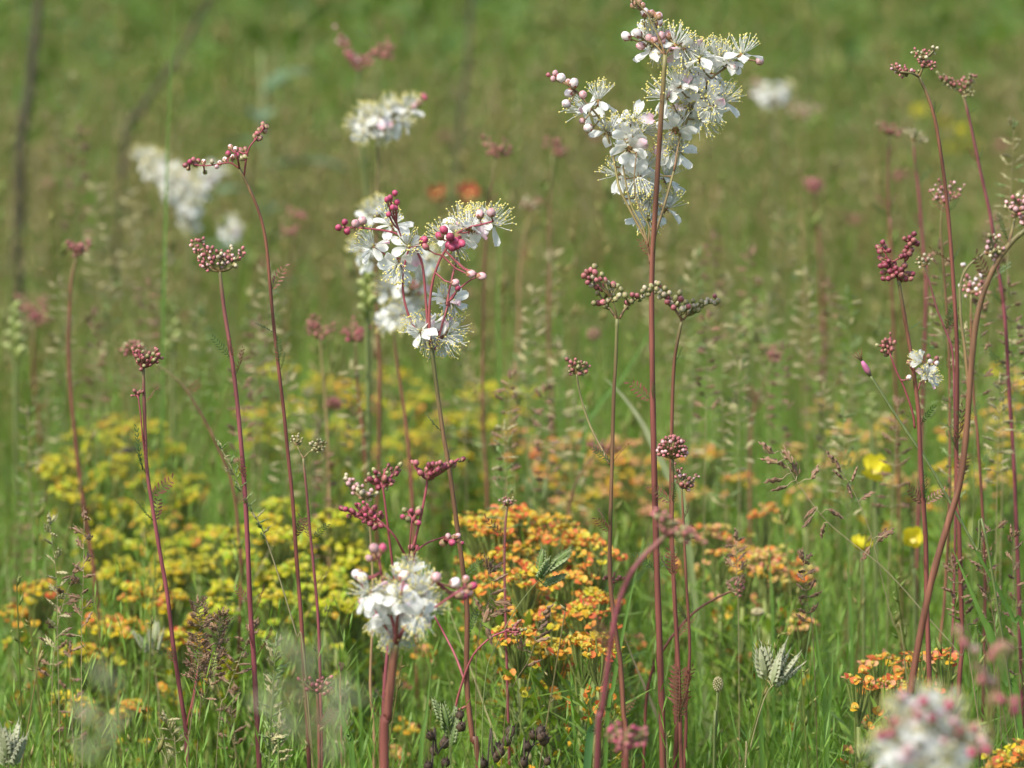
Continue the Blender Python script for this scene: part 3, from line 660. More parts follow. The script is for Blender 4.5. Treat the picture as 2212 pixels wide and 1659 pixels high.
dropwort('blurred dropwort with a crossed pair of rosy arms beside a pale green flower spike', 3.5, [(72, 690), (72, 800), (80, 880), (86, 930), (95, 1100)], 9, 'red', heads=[dict(at=(74, 685), arms=[(-34, -45), (26, -40), (30, 8), (-5, -12)], s=11, n=9, c=['pink', 'dull'])])
dropwort('dropwort with a forked salmon bud head on a thin amber stem', 3.0, [(691, 730), (700, 830), (708, 950), (711, 1100), (712, 1300), (714, 1500)], 6.5, 'tan', heads=[dict(at=(691, 727), arms=[(-26, -22), (-10, -42), (25, -22), (5, -14), (-18, -38)], s=10, n=8, c=['pink', 'dull'])])
dropwort('dropwort with a starry raspberry head just beside the salmon forked one', 3.05, [(768, 735), (772, 830), (782, 920), (790, 1000), (795, 1150), (795, 1320)], 7.5, 'red', heads=[dict(at=(768, 735), arms=[(-24, -18), (-8, -42), (24, -22), (6, -18)], s=10, n=9, c=['magenta', 'pink'])])
dropwort('blurred dropwort with a cream flower cushion and a bud tip reaching sideways', 3.05, [(815, 298), (815, 440), (812, 560), (815, 700), (820, 800), (818, 1000), (815, 1200)], 8.5, 'brown', fsize=.95, jit=.02,
    branches=[([(815, 298), (840, 270), (875, 245), (915, 210)], 5), ([(815, 298), (795, 275), (775, 262)], 5)],
    flowers=[(775, 270, 'l'), (790, 255, 'u'), (800, 275, 'x'), (815, 262, 'f'), (830, 285, 'd'), (845, 275, 'r'), (850, 245, 'u'), (865, 240, 'u'), (868, 262, 'r'), (885, 235, 'u'), (785, 285, 'd'), (840, 235, 'u'), (822, 250, 'x'), (805, 258, 'u')],
    buds=[(905, 222, 15, 'blush'), (915, 207, 13, 'pink'), (895, 230, 14, 'blush'), (918, 212, 12, 'magenta')])
dropwort('blurred dropwort with a loose coral bud head rising over the cream cushion', 3.45, [(775, 150), (775, 220), (783, 330), (790, 420), (795, 600), (800, 900)], 8, 'green',
    heads=[dict(at=(774, 150), arms=[(-42, -85), (-30, -55), (-15, -30), (10, -22), (30, -32)], s=12, n=8, c=['pink', 'pink', 'blush']), dict(at=(815, 118), arms=[(20, -28), (35, -22), (32, 2), (10, -5)], s=12, n=5, c=['pink', 'dull'])], branches=[([(774, 150), (795, 132), (815, 120)], 4)])
dropwort('dropwort with a tilted Y-shaped dusky rose head on a curved brown stem', 3.1, [(1072, 338), (1062, 400), (1055, 440), (1046, 600), (1043, 900), (1052, 1110)], 7, 'brown', heads=[dict(at=(1072, 338), arms=[(-28, -50), (-5, -25), (18, -38), (34, -18), (15, -20)], s=9.5, n=8, c=['dull', 'pink'])], leaves=[(1052, 428, 10, 26, 0), (1050, 780, 12, 60, 0)])
dropwort('blurred dropwort with a compact slanted rose head, plain stem', 3.4, [(1195, 332), (1188, 450), (1187, 600), (1187, 780)], 7, 'brown', heads=[dict(at=(1197, 334), arms=[(-14, -34), (4, -28), (18, -12), (24, -10)], s=10, n=9, c=['pink', 'dull'])])
dropwort('blurred dropwort with a low green and salmon head beside the slanted rose one', 3.5, [(1150, 448), (1135, 500), (1122, 600), (1120, 720)], 6, 'tan', heads=[dict(at=(1152, 450), w=46, rise=.6, s=10, n=7, c=['pink', 'cream', 'green'])])
dropwort('blurred dropwort with two small brownish heads one above the other', 3.6, [(640, 465), (632, 520), (620, 700), (615, 900)], 4, 'brown', heads=[dict(at=(640, 470), arms=[(-20, -22), (8, -8), (18, -6)], s=9, n=6, c=['dull', 'pink']), dict(at=(628, 508), arms=[(-14, -12), (12, -14)], s=9, n=6, c=['pink'])])
dropwort('out of focus white plume beside the rosy three-armed head', 3.85, [(408, 490), (412, 600), (415, 750), (420, 1000)], 7, 'green', seed=31, fsize=1.05, jit=.03,
    branches=[([(408, 490), (395, 440), (370, 390), (330, 350), (310, 335)], 5), ([(408, 480), (415, 430), (440, 390), (475, 365)], 5), ([(408, 490), (404, 440), (390, 400)], 5)],
    flowers=[(310, 340, 'l'), (325, 345, 'u'), (340, 360, 'x'), (350, 350, 'u'), (345, 385, 'l'), (365, 375, 'f'), (380, 395, 'x'), (370, 410, 'l'), (395, 415, 'f'), (400, 395, 'u'), (410, 410, 'r'), (395, 440, 'd'), (415, 440, 'x'), (405, 465, 'd'), (425, 400, 'u'), (440, 385, 'u'), (455, 375, 'u'), (470, 370, 'r'), (410, 485, 'd'), (435, 415, 'r'), (385, 375, 'x'), (330, 365, 'l')])
dropwort('out of focus cream tuft low beside the out of focus white plume', 4.1, [(497, 510), (500, 650), (505, 900)], 6, 'green', flowers=[(490, 490, 'l'), (500, 485, 'u'), (508, 500, 'r'), (495, 505, 'x')], jit=.02)
dropwort('out of focus winged white flower beyond the tall forked plume', 4.2, [(1668, 225), (1670, 400), (1672, 700)], 5, 'green', jit=.03, branches=[([(1668, 225), (1650, 200), (1635, 178)], 4), ([(1668, 225), (1690, 205), (1700, 185)], 4)],
    flowers=[(1640, 190, 'l'), (1655, 205, 'x'), (1668, 215, 'f'), (1680, 205, 'x'), (1695, 192, 'r'), (1660, 218, 'd')], buds=[(1633, 176, 13, 'pink'), (1642, 183, 13, 'blush')])
dropwort('out of focus straw coloured head next to the winged white flower', 4.2, [(1728, 250), (1735, 400), (1740, 700)], 5, 'tan', heads=[dict(at=(1728, 252), arms=[(-26, -10), (-5, -30), (20, -25), (40, -20)], s=10, n=5, c=['cream', 'blush'])])
dropwort('creamy dropwort with a dry brown tuft standing behind the magenta buds', 2.95, [(848, 705), (860, 800), (875, 900), (885, 1000), (890, 1080), (895, 1250)], 8, 'red', seed=33, jit=.02,
    branches=[([(848, 705), (850, 660), (865, 610), (900, 570), (925, 545)], 4), ([(848, 705), (845, 640), (850, 560), (830, 520)], 4)],
    flowers=[(835, 690, 'd'), (850, 680, 'x'), (870, 685, 'd'), (860, 655, 'u'), (840, 625, 'l'), (855, 610, 'd'), (905, 600, 'r'), (915, 575, 'r'), (925, 560, 'r'), (900, 640, 'x'), (800, 560, 'l'), (780, 540, 'l'), (800, 465, 'u'), (820, 455, 'u'), (890, 660, 'r')],
    heads=[dict(at=(880, 640), dome=(50, 34), n=24, s=10, c=['cream', 'dull'])])

# the pair flanking the tall stem
def wiggle(P, s, n, cols, seed, r=11):
    rr = random.Random(seed); P = [Vector((a, b, 0)) for a, b in P]; out = []
    for _ in range(n * 12):
        if len(out) >= n: break
        t = rr.random() * (len(P) - 1); k = int(t); c = P[k].lerp(P[k + 1], t - k)
        x, y = c.x + rr.gauss(0, r * .6), c.y - abs(rr.gauss(0, r * .8)) + 2
        if all(math.hypot(x - o[0], y - o[1]) > s * .68 for o in out): out.append((x, y, s * rr.uniform(.85, 1.12), rr.choice(cols)))
    return out
E1, E2, E3 = [(1333, 690), (1318, 668), (1297, 640), (1280, 600)], [(1338, 688), (1352, 665), (1375, 645), (1402, 632), (1416, 620)], [(1333, 690), (1328, 665), (1318, 640)]
dropwort('dropwort with wide green and pink bud arms and a small bud twig lower down', 2.46,
    [(1333, 688), (1330, 780), (1326, 850), (1322, 1000), (1318, 1150), (1318, 1250), (1328, 1350), (1340, 1430), (1347, 1540), (1352, 1659)], 10, 'brown', seed=41, jit=.016,
    branches=[(E1, 6), (E2, 6), (E3, 5), ([(1317, 1003), (1300, 970), (1275, 920), (1255, 860), (1245, 806)], 6)],
    buds=wiggle([(1290, 620), (1278, 595)], 13, 15, ['green', 'dull', 'cream', 'pink'], 1, 15) + wiggle([(1300, 662), (1330, 640), (1318, 625)], 14, 17, ['green', 'cream', 'pink', 'green'], 2, 12) + wiggle(E2[1:], 13, 16, ['cream', 'pink', 'green'], 3, 7),
    heads=[dict(at=(1245, 806), arms=[(-18, -28), (-4, -26), (10, -20), (22, -14), (-10, -8)], s=11, n=6, c=['dull', 'pink', 'green'])], leaves=[(1318, 835, -65, 18, 0), (1316, 1130, -30, 30, 0), (1316, 1136, 10, 36, 0)])
F1, F2 = [(1473, 690), (1446, 652), (1430, 635), (1417, 624)], [(1476, 690), (1492, 672), (1513, 660), (1548, 652)]
dropwort('dropwort with wide pink and cream bud arms on an amber stem beside the tallest', 2.56,
    [(1472, 695), (1458, 770), (1453, 850), (1450, 1000), (1450, 1150), (1455, 1250), (1462, 1400), (1460, 1540), (1458, 1659)], 9.5, 'red', seed=42, jit=.016, branches=[(F1, 6), (F2, 5), ([(1472, 695), (1468, 670), (1462, 655)], 5)],
    buds=wiggle(F1[1:], 13, 16, ['pink', 'cream', 'green'], 4, 8) + wiggle([(1480, 668), (1455, 660), (1478, 650)], 14, 14, ['cream', 'pink', 'green'], 5, 11) + wiggle(F2[1:], 12, 20, ['cream', 'pink', 'green'], 6, 8), leaves=[(1457, 785, 30, 40, 0), (1448, 1195, 30, 30, 0)])
dropwort('dropwort with a tight round cushion of tiny rose buds leaning on the tallest stem', 2.47, [(1453, 990), (1453, 1060), (1452, 1150), (1458, 1300), (1466, 1450), (1472, 1659)], 9, 'red', seed=43,
    heads=[dict(at=(1452, 990), dome=(62, 48), n=95, s=9.5, c=['dull', 'pink', 'dull', 'blush'])], leaves=[(1455, 1012, 150, 34, 0), (1448, 1012, 70, 30, 0), (1468, 1560, 0, 118, 3), (1466, 1550, 18, 100, 3)])
dropwort('dropwort with a little rose bud head just below the round cushion', 2.5, [(1472, 1050), (1476, 1120), (1482, 1250), (1490, 1400), (1482, 1520), (1478, 1659)], 7, 'red', heads=[dict(at=(1472, 1052), arms=[(-14, -45), (-2, -38), (12, -25), (32, -22), (24, -8)], s=11, n=6, c=['dull', 'blush', 'pink'])], leaves=[(1478, 1120, 20, 34, 1)])
dropwort('blurred dropwort with a flat dark rose head curving out of the pale orange spurge', 2.95, [(1288, 975), (1262, 1010), (1238, 1060), (1228, 1120), (1222, 1250)], 6, 'brown', heads=[dict(at=(1290, 974), arms=[(-14, -16), (10, -18), (32, -8), (50, -2)], s=9, n=9, c=['dull', 'purple'])])
dropwort('short dropwort with a tiny pale head above the orange spurge clump', 2.6, [(1096, 1092), (1091, 1150), (1090, 1250), (1094, 1400), (1098, 1560), (1100, 1659)], 6.5, 'pink', heads=[dict(at=(1096, 1092), w=32, rise=.9, s=8, n=5, c=['blush', 'green', 'dull'])])
dropwort('blurred dropwort with a nodding dark rose tip on a slanting brown stem', 3.15, [(1668, 785), (1645, 840), (1630, 880), (1622, 930), (1620, 1050)], 5.5, 'brown', heads=[dict(at=(1670, 782), arms=[(0, -30), (14, -16), (-4, -18)], s=10, n=6, c=['dull', 'pink'])])
dropwort('blurred dropwort with a lone brick red head on a straight stem among brown grass', 3.7, [(1757, 405), (1765, 470), (1772, 560), (1776, 660), (1780, 800)], 7, 'red', heads=[dict(at=(1757, 408), w=40, rise=.7, s=11, n=6, c=['dull', 'pink'])])
dropwort('tall dropwort with stepped small pink heads at the top of a long bowed stem', 2.55,
    [(1985, 166), (2003, 205), (2020, 260), (2035, 350), (2045, 430), (2053, 520), (2060, 620), (2066, 720), (2068, 850), (2066, 980), (2070, 1100), (2075, 1250), (2078, 1400), (2070, 1540)], 9.5, 'red', seed=51,
    branches=[([(1985, 166), (1968, 158), (1945, 155)], 5), ([(1985, 166), (1992, 150), (1996, 140)], 5), ([(1995, 140), (1990, 125), (1996, 115)], 4)],
    heads=[dict(at=(1962, 158), arms=[(-40, -18), (-24, -14), (-8, -12), (-20, -4)], s=9.5, n=7, c=['pink', 'dull', 'blush']), dict(at=(1993, 144), arms=[(-2, -8), (12, -10), (24, -8)], s=9.5, n=6, c=['pink', 'dull']), dict(at=(1992, 126), arms=[(-16, -16), (4, -14), (26, -18), (0, -4)], s=9.5, n=6, c=['dull', 'pink', 'cream']), dict(at=(1985, 166), arms=[(-6, -8)], s=9, n=3, c=['purple', 'green'])],
    leaves=[(2018, 245, 5, 26, 0), (2022, 246, 30, 24, 0), (2014, 248, -50, 16, 0), (2064, 960, 15, 85, 1), (2068, 975, -25, 60, 0)])
dropwort('tall dropwort with ragged greenish heads close to the stepped pink one', 2.72, [(2080, 205), (2090, 240), (2103, 300), (2120, 380), (2140, 470), (2158, 590), (2172, 700), (2180, 850), (2190, 1000), (2198, 1200), (2204, 1400), (2206, 1659)], 8.5, 'pink', seed=52,
    branches=[([(2080, 205), (2060, 185), (2035, 165)], 4), ([(2080, 205), (2085, 180), (2105, 162)], 4)],
    heads=[dict(at=(2058, 185), arms=[(-32, -26), (-22, -20), (-8, -14), (4, -4)], s=9, n=7, c=['green', 'green', 'dull']), dict(at=(2080, 188), arms=[(4, -18), (18, -24), (28, -22), (-6, -8)], s=9, n=7, c=['dull', 'green', 'pink']), dict(at=(2082, 204), arms=[(10, -10), (20, -4)], s=8, n=6, c=['green'])], leaves=[(2093, 245, 60, 22, 0)])
dropwort('blurred dropwort with a flat dusty brown head and a red lower stem', 3.1, [(1921, 290), (1919, 340), (1918, 400), (1921, 480), (1925, 560)], 6.5, 'brown', heads=[dict(at=(1921, 290), arms=[(-24, -22), (-8, -20), (10, -18), (24, -10)], s=8.5, n=8, c=['dull', 'green', 'dull'])], leaves=[(1920, 318, -40, 16, 0), (1920, 500, 20, 30, 0), (1918, 505, -30, 26, 0)])
dropwort('blurred dropwort with a drooping pale green head beside the dusty brown one', 3.0, [(1973, 305), (1976, 345), (1984, 410), (1990, 480), (1996, 560), (2000, 660)], 7.5, 'pink', heads=[dict(at=(1973, 305), arms=[(-14, -22), (4, -22), (18, -12), (26, -4)], s=8.5, n=7, c=['green', 'cream'])], leaves=[(1982, 378, -10, 30, 0), (1980, 345, 40, 18, 0)])
dropwort('dropwort with a fluffy salmon V-shaped head half behind the long bowed stem', 2.72, [(2036, 438), (2032, 500), (2037, 560), (2043, 640), (2050, 750), (2052, 900), (2050, 1100), (2040, 1300), (2020, 1500)], 6.5, 'brown', seed=54, heads=[dict(at=(2036, 438), arms=[(-24, -22), (-10, -45), (-4, -30), (22, -42), (44, -34), (10, -20)], s=9, n=9, c=['pink', 'dull', 'blush'])])
dropwort('dropwort with a twin column of deep purple buds and small white side flowers', 2.46,
    [(1941, 606), (1950, 660), (1957, 702), (1968, 766), (1978, 837), (1984, 890), (1989, 996), (1996, 1105), (2000, 1177), (2002, 1300), (2008, 1480), (2010, 1600)], 10.5, 'red', seed=55, jit=.008,
    branches=[([(1941, 606), (1932, 585), (1918, 560), (1905, 528)], 5), ([(1941, 606), (1952, 580), (1958, 550), (1962, 520)], 4), ([(1976, 925), (1971, 890), (1953, 837), (1936, 801), (1922, 764)], 5), ([(1982, 845), (1990, 822), (2000, 805), (2008, 790)], 4), ([(1972, 800), (1966, 790), (1964, 783)], 3)],
    bcol='red',
    buds=wiggle([(1908, 545), (1906, 528)], 14, 8, ['purple'], 11, 8) + wiggle([(1905, 572), (1925, 575)], 14, 8, ['purple'], 12, 8) + wiggle([(1920, 605), (1935, 590), (1955, 604)], 14, 16, ['purple', 'purple', 'dull'], 13, 12) + wiggle([(1955, 556), (1965, 535), (1968, 520)], 13, 14, ['purple', 'dull'], 14, 9) +
         B(c4, 12, 'dull', (1028, 710), (1075, 722), (908, 748)) + B(c4, 13, 'white', (1037, 742), (1020, 772), (1076, 752), (905, 840)),
    flowers=[],
    heads=[dict(at=(1922, 764), arms=[(-20, -20), (-8, -30), (2, -34), (2, -12), (-6, -8)], s=11, n=5, c=['dull', 'dull', 'green'])], leaves=[(1958, 715, 60, 38, 0), (1996, 1080, 5, 60, 0), (1990, 1075, -15, 40, 0), (1999, 1230, -20, 30, 1)])
_j = PLANTS[-1]
for cx, cy, d, dr in ((985, 740, 'l', -.9), (1010, 815, 'f', -.8), (1025, 845, 'r', -.7)):
    flower(_j, _j.location, at(*c4(cx, cy), 2.455), d, .72, dr)
dropwort('thin dropwort with a little green bud knot on a bent pink stalk', 2.62, [(1996, 572), (2010, 617), (2024, 667), (2042, 713), (2058, 766), (2062, 900), (2064, 1100), (2060, 1300), (2056, 1500)], 5.5, 'pink', seed=56, heads=[dict(at=(1995, 574), arms=[(-10, -20), (0, -18), (12, -18), (-12, -6)], s=9.5, n=4, c=['green', 'dull', 'cream'])])
dropwort('big brown dropwort whose curved fork carries cream and pink bud knots', 2.38,
    [(2222, 492), (2190, 518), (2158, 560), (2132, 612), (2112, 680), (2101, 760), (2094, 850), (2086, 950), (2072, 1050), (2048, 1130), (2016, 1240), (1988, 1370), (1968, 1490), (1955, 1600)], 15, 'brown', seed=57,
    branches=[([(2093, 850), (2085, 760), (2076, 690), (2075, 615), (2092, 575), (2128, 546)], 7), ([(2180, 525), (2188, 490), (2196, 460)], 7)],
    heads=[dict(at=(2132, 546), arms=[(8, -35), (20, -28), (26, -10), (14, -4), (30, 2)], s=12, n=6, c=['cream', 'blush', 'green']), dict(at=(2196, 462), arms=[(-20, -15), (-2, -32), (14, -28), (22, -8)], s=15, n=6, c=['blush', 'cream', 'pink']), dict(at=(2218, 492), arms=[(0, -20), (14, -16)], s=16, n=5, c=['blush', 'white'])], leaves=[(2178, 520, -25, 60, 0), (2140, 565, 25, 40, 0)])
dropwort('dropwort with white and lilac pink buds seen through the brown curved fork', 2.7, [(2098, 635), (2098, 720), (2103, 850), (2113, 960), (2122, 1100), (2128, 1250), (2126, 1400), (2122, 1560)], 7, 'red', seed=58, heads=[dict(at=(2098, 632), arms=[(-18, -55), (-10, -30), (10, -35), (28, -38), (38, -28), (22, -10), (-16, -14)], s=11.5, n=5, c=['blush', 'white', 'pink'])])
dropwort('blurred dropwort with a drooping green and wine head on an arching magenta stem', 2.12,
    [(1440, 1155), (1418, 1176), (1389, 1204), (1361, 1243), (1340, 1293), (1325, 1356), (1315, 1425), (1308, 1478), (1300, 1540), (1290, 1659)], 14, 'pink', seed=61, heads=[dict(at=(1440, 1155), arms=[(-20, -50), (-5, -45), (15, -20), (40, -10), (60, 5), (75, 18)], s=15, n=8, c=['dull', 'green', 'pink'], sag=-.15)])
dropwort('short blurred dropwort with a magenta three-lobed head low in the grass', 2.12, [(1348, 1600), (1349, 1640), (1350, 1700)], 13, 'red', seed=62, heads=[dict(at=(1348, 1612), arms=[(-35, -28), (-20, -45), (10, -42), (40, -35), (48, -22), (-12, -8), (8, -12)], s=15, n=7, c=['magenta', 'pink', 'magenta'])])
Ym = 1.86
random.seed(5)
dropwort('strongly blurred white flower cluster edged with pink buds standing low', Ym, [(2012, 1640), (2016, 1720), (2020, 1800)], 18, 'brown', seed=63, jit=.03, fsize=1.05, big=True, front=-.03,
    flowers=[(x, y, d) for x, y, d in ((2000, 1530, 'u'), (1965, 1540, 'l'), (2035, 1535, 'r'), (1940, 1600, 'l'), (1975, 1590, 'x'), (2020, 1600, 'f'), (2060, 1590, 'r'), (2090, 1610, 'r'), (1950, 1640, 'f'), (2000, 1650, 'd'), (2050, 1640, 'f'), (1985, 1560, 'x'), (1920, 1625, 'l'))],
    buds=[(1950, 1505, 24, 'blush'), (1985, 1545, 24, 'pink'), (2015, 1552, 24, 'magenta'), (2050, 1525, 24, 'magenta'), (1905, 1590, 24, 'magenta'), (1925, 1585, 22, 'magenta'), (2120, 1600, 24, 'blush'), (2130, 1620, 24, 'magenta'), (2060, 1560, 22, 'blush'), (1975, 1525, 20, 'blush'), (2105, 1575, 22, 'pink'), (1995, 1515, 24, 'magenta'), (1935, 1560, 22, 'pink'), (2075, 1580, 24, 'pink'), (1960, 1620, 24, 'blush'), (2040, 1600, 22, 'blush'), (2100, 1625, 24, 'magenta')],
    branches=[([(2012, 1640), (1980, 1600), (1930, 1595)], 9), ([(2012, 1640), (2010, 1580), (2000, 1535)], 9), ([(2012, 1640), (2060, 1610), (2115, 1600)], 9)])
dropwort('strongly blurred dropwort with strings of coral buds beside the low white cluster', 1.85, [(2140, 1600), (2145, 1680), (2150, 1800)], 11, 'brown', seed=64, big=True,
    branches=[([(2140, 1600), (2135, 1540), (2120, 1460), (2090, 1390), (2075, 1365)], 7), ([(2138, 1560), (2150, 1500), (2165, 1430), (2178, 1395)], 7), ([(2140, 1600), (2165, 1560), (2195, 1530)], 6)],
    buds=[(2070, 1362, 22, 'pink'), (2078, 1378, 22, 'blush'), (2085, 1390, 22, 'pink'), (2105, 1405, 24, 'white'), (2110, 1440, 22, 'pink'), (2125, 1455, 22, 'blush'), (2140, 1475, 24, 'blush'), (2120, 1470, 20, 'pink'), (2150, 1505, 24, 'pink'), (2160, 1510, 22, 'magenta'), (2140, 1515, 22, 'pink'), (2150, 1405, 22, 'magenta'), (2165, 1395, 24, 'pink'), (2180, 1410, 22, 'magenta'), (2140, 1420, 20, 'magenta'), (2190, 1515, 22, 'magenta'), (2193, 1535, 24, 'magenta'), (2180, 1400, 22, 'pink')])
dropwort('low dropwort with a loose dark red bud crown behind blurred pale grass', 2.5, [(685, 1490), (688, 1560), (690, 1659)], 9, 'red', heads=[dict(at=(685, 1492), arms=[(-32, -24), (-18, -26), (5, -20), (22, -26), (26, -12), (-8, -10)], s=12, n=5, c=['dull', 'pink', 'purple'])])
dropwort('dropwort leaning out on a long dark stem with a small sideways rose head', 2.62, [(1592, 1274), (1573, 1280), (1531, 1301), (1496, 1326), (1460, 1365), (1435, 1400), (1410, 1446), (1396, 1514), (1390, 1659)], 6.5, 'red', heads=[dict(at=(1592, 1274), arms=[(2, -24), (10, -14), (10, 6), (2, 14)], s=10, n=6, c=['pink', 'dull'], spread=.8)])
dropwort('low dropwort with a tiny flat red head touching the brownish stem', 2.6, [(1328, 1258), (1322, 1300), (1335, 1420), (1345, 1659)], 4.5, 'red', heads=[dict(at=(1326, 1258), arms=[(-18, -8), (0, -14), (18, -12)], s=8.5, n=6, c=['dull', 'purple'])])
dropwort('slender dropwort with an airy pale head of tiny greenish buds', 2.55, [(655, 990), (662, 1060), (670, 1150), (680, 1250), (688, 1350), (692, 1480), (696, 1659)], 7, 'pink', seed=71, bcol='green',
    branches=[([(655, 990), (645, 970), (638, 955)], 3), ([(655, 990), (670, 975), (690, 968)], 3)],
    heads=[dict(at=(640, 960), arms=[(-10, -14), (4, -20), (10, -8)], s=7.5, n=6, c=['green', 'cream']), dict(at=(680, 972), arms=[(-10, -16), (8, -20), (22, -18), (18, -4)], s=7.5, n=6, c=['cream', 'green'])])
dropwort('blurred dropwort with a round dark wine head on a short slanting stalk', 3.2, [(718, 885), (700, 905), (688, 925), (680, 980), (676, 1100)], 5, 'dark', heads=[dict(at=(720, 884), dome=(34, 24), n=34, s=8, c=['dull', 'purple'])])
# far dropworts, only their heads show as soft marks
for x, y, w, Y in ((405, 690, 26, 4.6), (1290, 300, 24, 5.2), (1950, 385, 34, 4.2), (1545, 420, 24, 5.4), (560, 575, 28, 4.6), (1010, 640, 24, 4.4), (2170, 320, 30, 4.8), (250, 640, 24, 4.9), (120, 400, 26, 5.3), (1850, 480, 24, 5), (960, 300, 22, 5.5)):
    dropwort('distant dropwort, a soft dull red head on a faint stem', Y, [(x, y), (x + 4, y + 120), (x + 2, y + 240)], 5, 'red', heads=[dict(at=(x, y), w=w, rise=.6, s=9, n=6, k=4, c=['dull', 'pink'])], group='distant dropworts in the brown grass')

# ------------------------------------------------------------------ spurge
SP = dict(yellow=[(0, (.40, .40, .012)), (.5, (.53, .45, .010)), (.85, (.56, .38, .013)), (1, (.55, .28, .018))],
          gold=[(0, (.46, .43, .02)), (.45, (.56, .37, .022)), (.8, (.56, .23, .028)), (1, (.50, .13, .03))],
          orange=[(0, (.60, .40, .022)), (.3, (.62, .26, .028)), (.7, (.58, .15, .03)), (1, (.50, .075, .03))],
          peach=[(0, (.48, .42, .10)), (.35, (.58, .33, .12)), (.75, (.60, .26, .13)), (1, (.54, .19, .11))],
          lemon=[(0, (.28, .40, .018)), (.6, (.44, .48, .014)), (1, (.52, .47, .016))])
SPM = {k: material('bract_' + k, v, 'random', rough=.5, trans=.25, vary=.15, nscale=600) for k, v in SP.items()}
M_GLAND = material('spurge_gland', [(0, (.50, .42, .06))], rough=.5, vary=.2)
M_SPSTEM = material('spurge_stem', [(0, (.14, .17, .05)), (1, (.22, .26, .06))], rough=.5, vary=.2, streak=ST, nscale=1)
def bract_verts(a, r=.0031):
    """one kidney-shaped cupped bract"""
    vs = [(0, 0, 0)]; n = 7
    for k in range(n):
        q = (k / (n - 1) * 2 - 1) * 1.45; rr = r * (.82 + .18 * math.cos(2 * q))
        vs.append((rr * math.cos(a + q) + .0003 * math.cos(a), rr * math.sin(a + q) + .0003 * math.sin(a), .0011 - .0006 * q * q + .0004 * math.sin(3 * q + a)))
    return vs, [(0, k, k + 1) for k in range(1, n)]
def cyathium(b, mi):
    b.ball((0, 0, .0008), (.0008, .0008, .0010), 6, 4, mi)
    for k in range(4):
        a = k * 1.571 + .4; b.ball((.0009 * math.cos(a), .0009 * math.sin(a), .0013), (.0004, .0004, .0003), 4, 3, mi)
SPHEAD, SPCORE, SPBRACT = {}, None, {}
_b = MB(); cyathium(_b, 0); SPCORE = _b.mesh(M_GLAND)
for k in SP:
    b = MB()
    for a in (0, math.pi): b.add(*bract_verts(a), 0)
    cyathium(b, 1); SPHEAD[k] = b.mesh([SPM[k], M_GLAND])
    b = MB(); b.add(*bract_verts(0), 0); SPBRACT[k] = b.mesh(SPM[k])
def spleaf_mesh(seed, n=120):
    r = random.Random(seed); b = MB()
    for k in range(n):
        s = .15 + .85 * k / n; a = k * 2.4 + r.uniform(-.3, .3); ll = r.uniform(.06, .105); e = r.uniform(.1, .9)
        D = Vector((math.cos(a) * math.cos(e), math.sin(a) * math.cos(e), math.sin(e))); Q = Vector((-math.sin(a), math.cos(a), 0)) * .0058; P = Vector((0, 0, s))
        b.add([P, P + D * ll * .6 + Q, P + D * ll, P + D * ll * .6 - Q], [(0, 1, 2), (0, 2, 3)], 0, 0, .25 + .6 * s)
    return b.mesh(M_FEATHER)
SPLEAF = [spleaf_mesh(k) for k in range(4)]
NSP = 0
def spurge(x, y, Y, w, cols, label, group, fine=False, n=16):
    """a shoot whose flat dome is centred at (x,y)"""
    global NSP
    S = px(Y); top = at(x, y, Y); bx = top.x + random.uniform(-.02, .02); by = top.y + random.uniform(-.02, .02)
    base = Vector((bx, by, float(ground_z(bx, by)) - .005)); root = empty('spurge', base, label, 'wildflower', group)
    h = top - base; node = h - Vector((h.x * .08, h.y * .08, .020)); rad = w * S / 2
    b = MB(); b.tube(cr([Vector((0, 0, 0)), h * .45 + Vector((random.uniform(-.006, .006), 0, 0)), node], 4), .0011, 5)
    obj('stem', b.mesh(M_SPSTEM), root)
    ray = MB(); pts = []
    for k in range(n):
        r = rad * math.sqrt((k + .6) / n); a = k * 2.39996 + random.uniform(-.3, .3)
        pts.append(h + Vector((r * math.cos(a), r * math.sin(a), rad * .32 * (1 - 1.5 * (r / rad) ** 2) + random.uniform(-.003, .003))))
    for k in range(n // 2):                      # side tiers
        a = random.uniform(0, 6.28); r = rad * random.uniform(.6, 1.05)
        pts.append(h + Vector((r * math.cos(a), r * math.sin(a), -random.uniform(.008, .06))))
    for i, p in enumerate(pts):
        st = node if i < n else h - Vector((0, 0, random.uniform(.03, .07)))
        ray.tube([st, st.lerp(p, .6) + Vector((0, 0, -.002)), p], [.0006, .0005, .0005], 4, cap=False)
        c = random.choice(cols); d = (p - node).normalized() + Vector((random.uniform(-.7, .7), random.uniform(-.9, .2), .5)); sc = random.uniform(.58, 1.08)
        if fine:
            f = obj('flower_head', SPCORE, root, p, face_dir(d), sc)
            for a in (0, math.pi): obj('bract', SPBRACT[c], f, (0, 0, 0), Quaternion((0, 0, 1), a) @ Quaternion((0, 1, 0), random.uniform(-.3, .25)), random.uniform(.9, 1.1))
        else: obj('flower_head', SPHEAD[c], root, p, face_dir(d), sc)
    obj('rays', ray.mesh(M_SPSTEM), root)
    obj('leaves', SPLEAF[NSP % 4], root, (0, 0, 0), face_dir(h, random.uniform(0, 6)), h.length * .93)['kind'] = 'stuff'; NSP += 1
def clump(spots, Y0, k, w, cols, label, group, jx=18, jy=20, fine=False, n=30, ytop=None):
    yt = ytop if ytop is not None else min(p[1] for p in spots)
    for x, y in spots:
        spurge(x + random.uniform(-jx, jx), y + random.uniform(-jy, jy), Y0 - k * (y - yt) + random.uniform(-.04, .04), w * random.uniform(.8, 1.15), cols, label, group, fine, n)
random.seed(77)
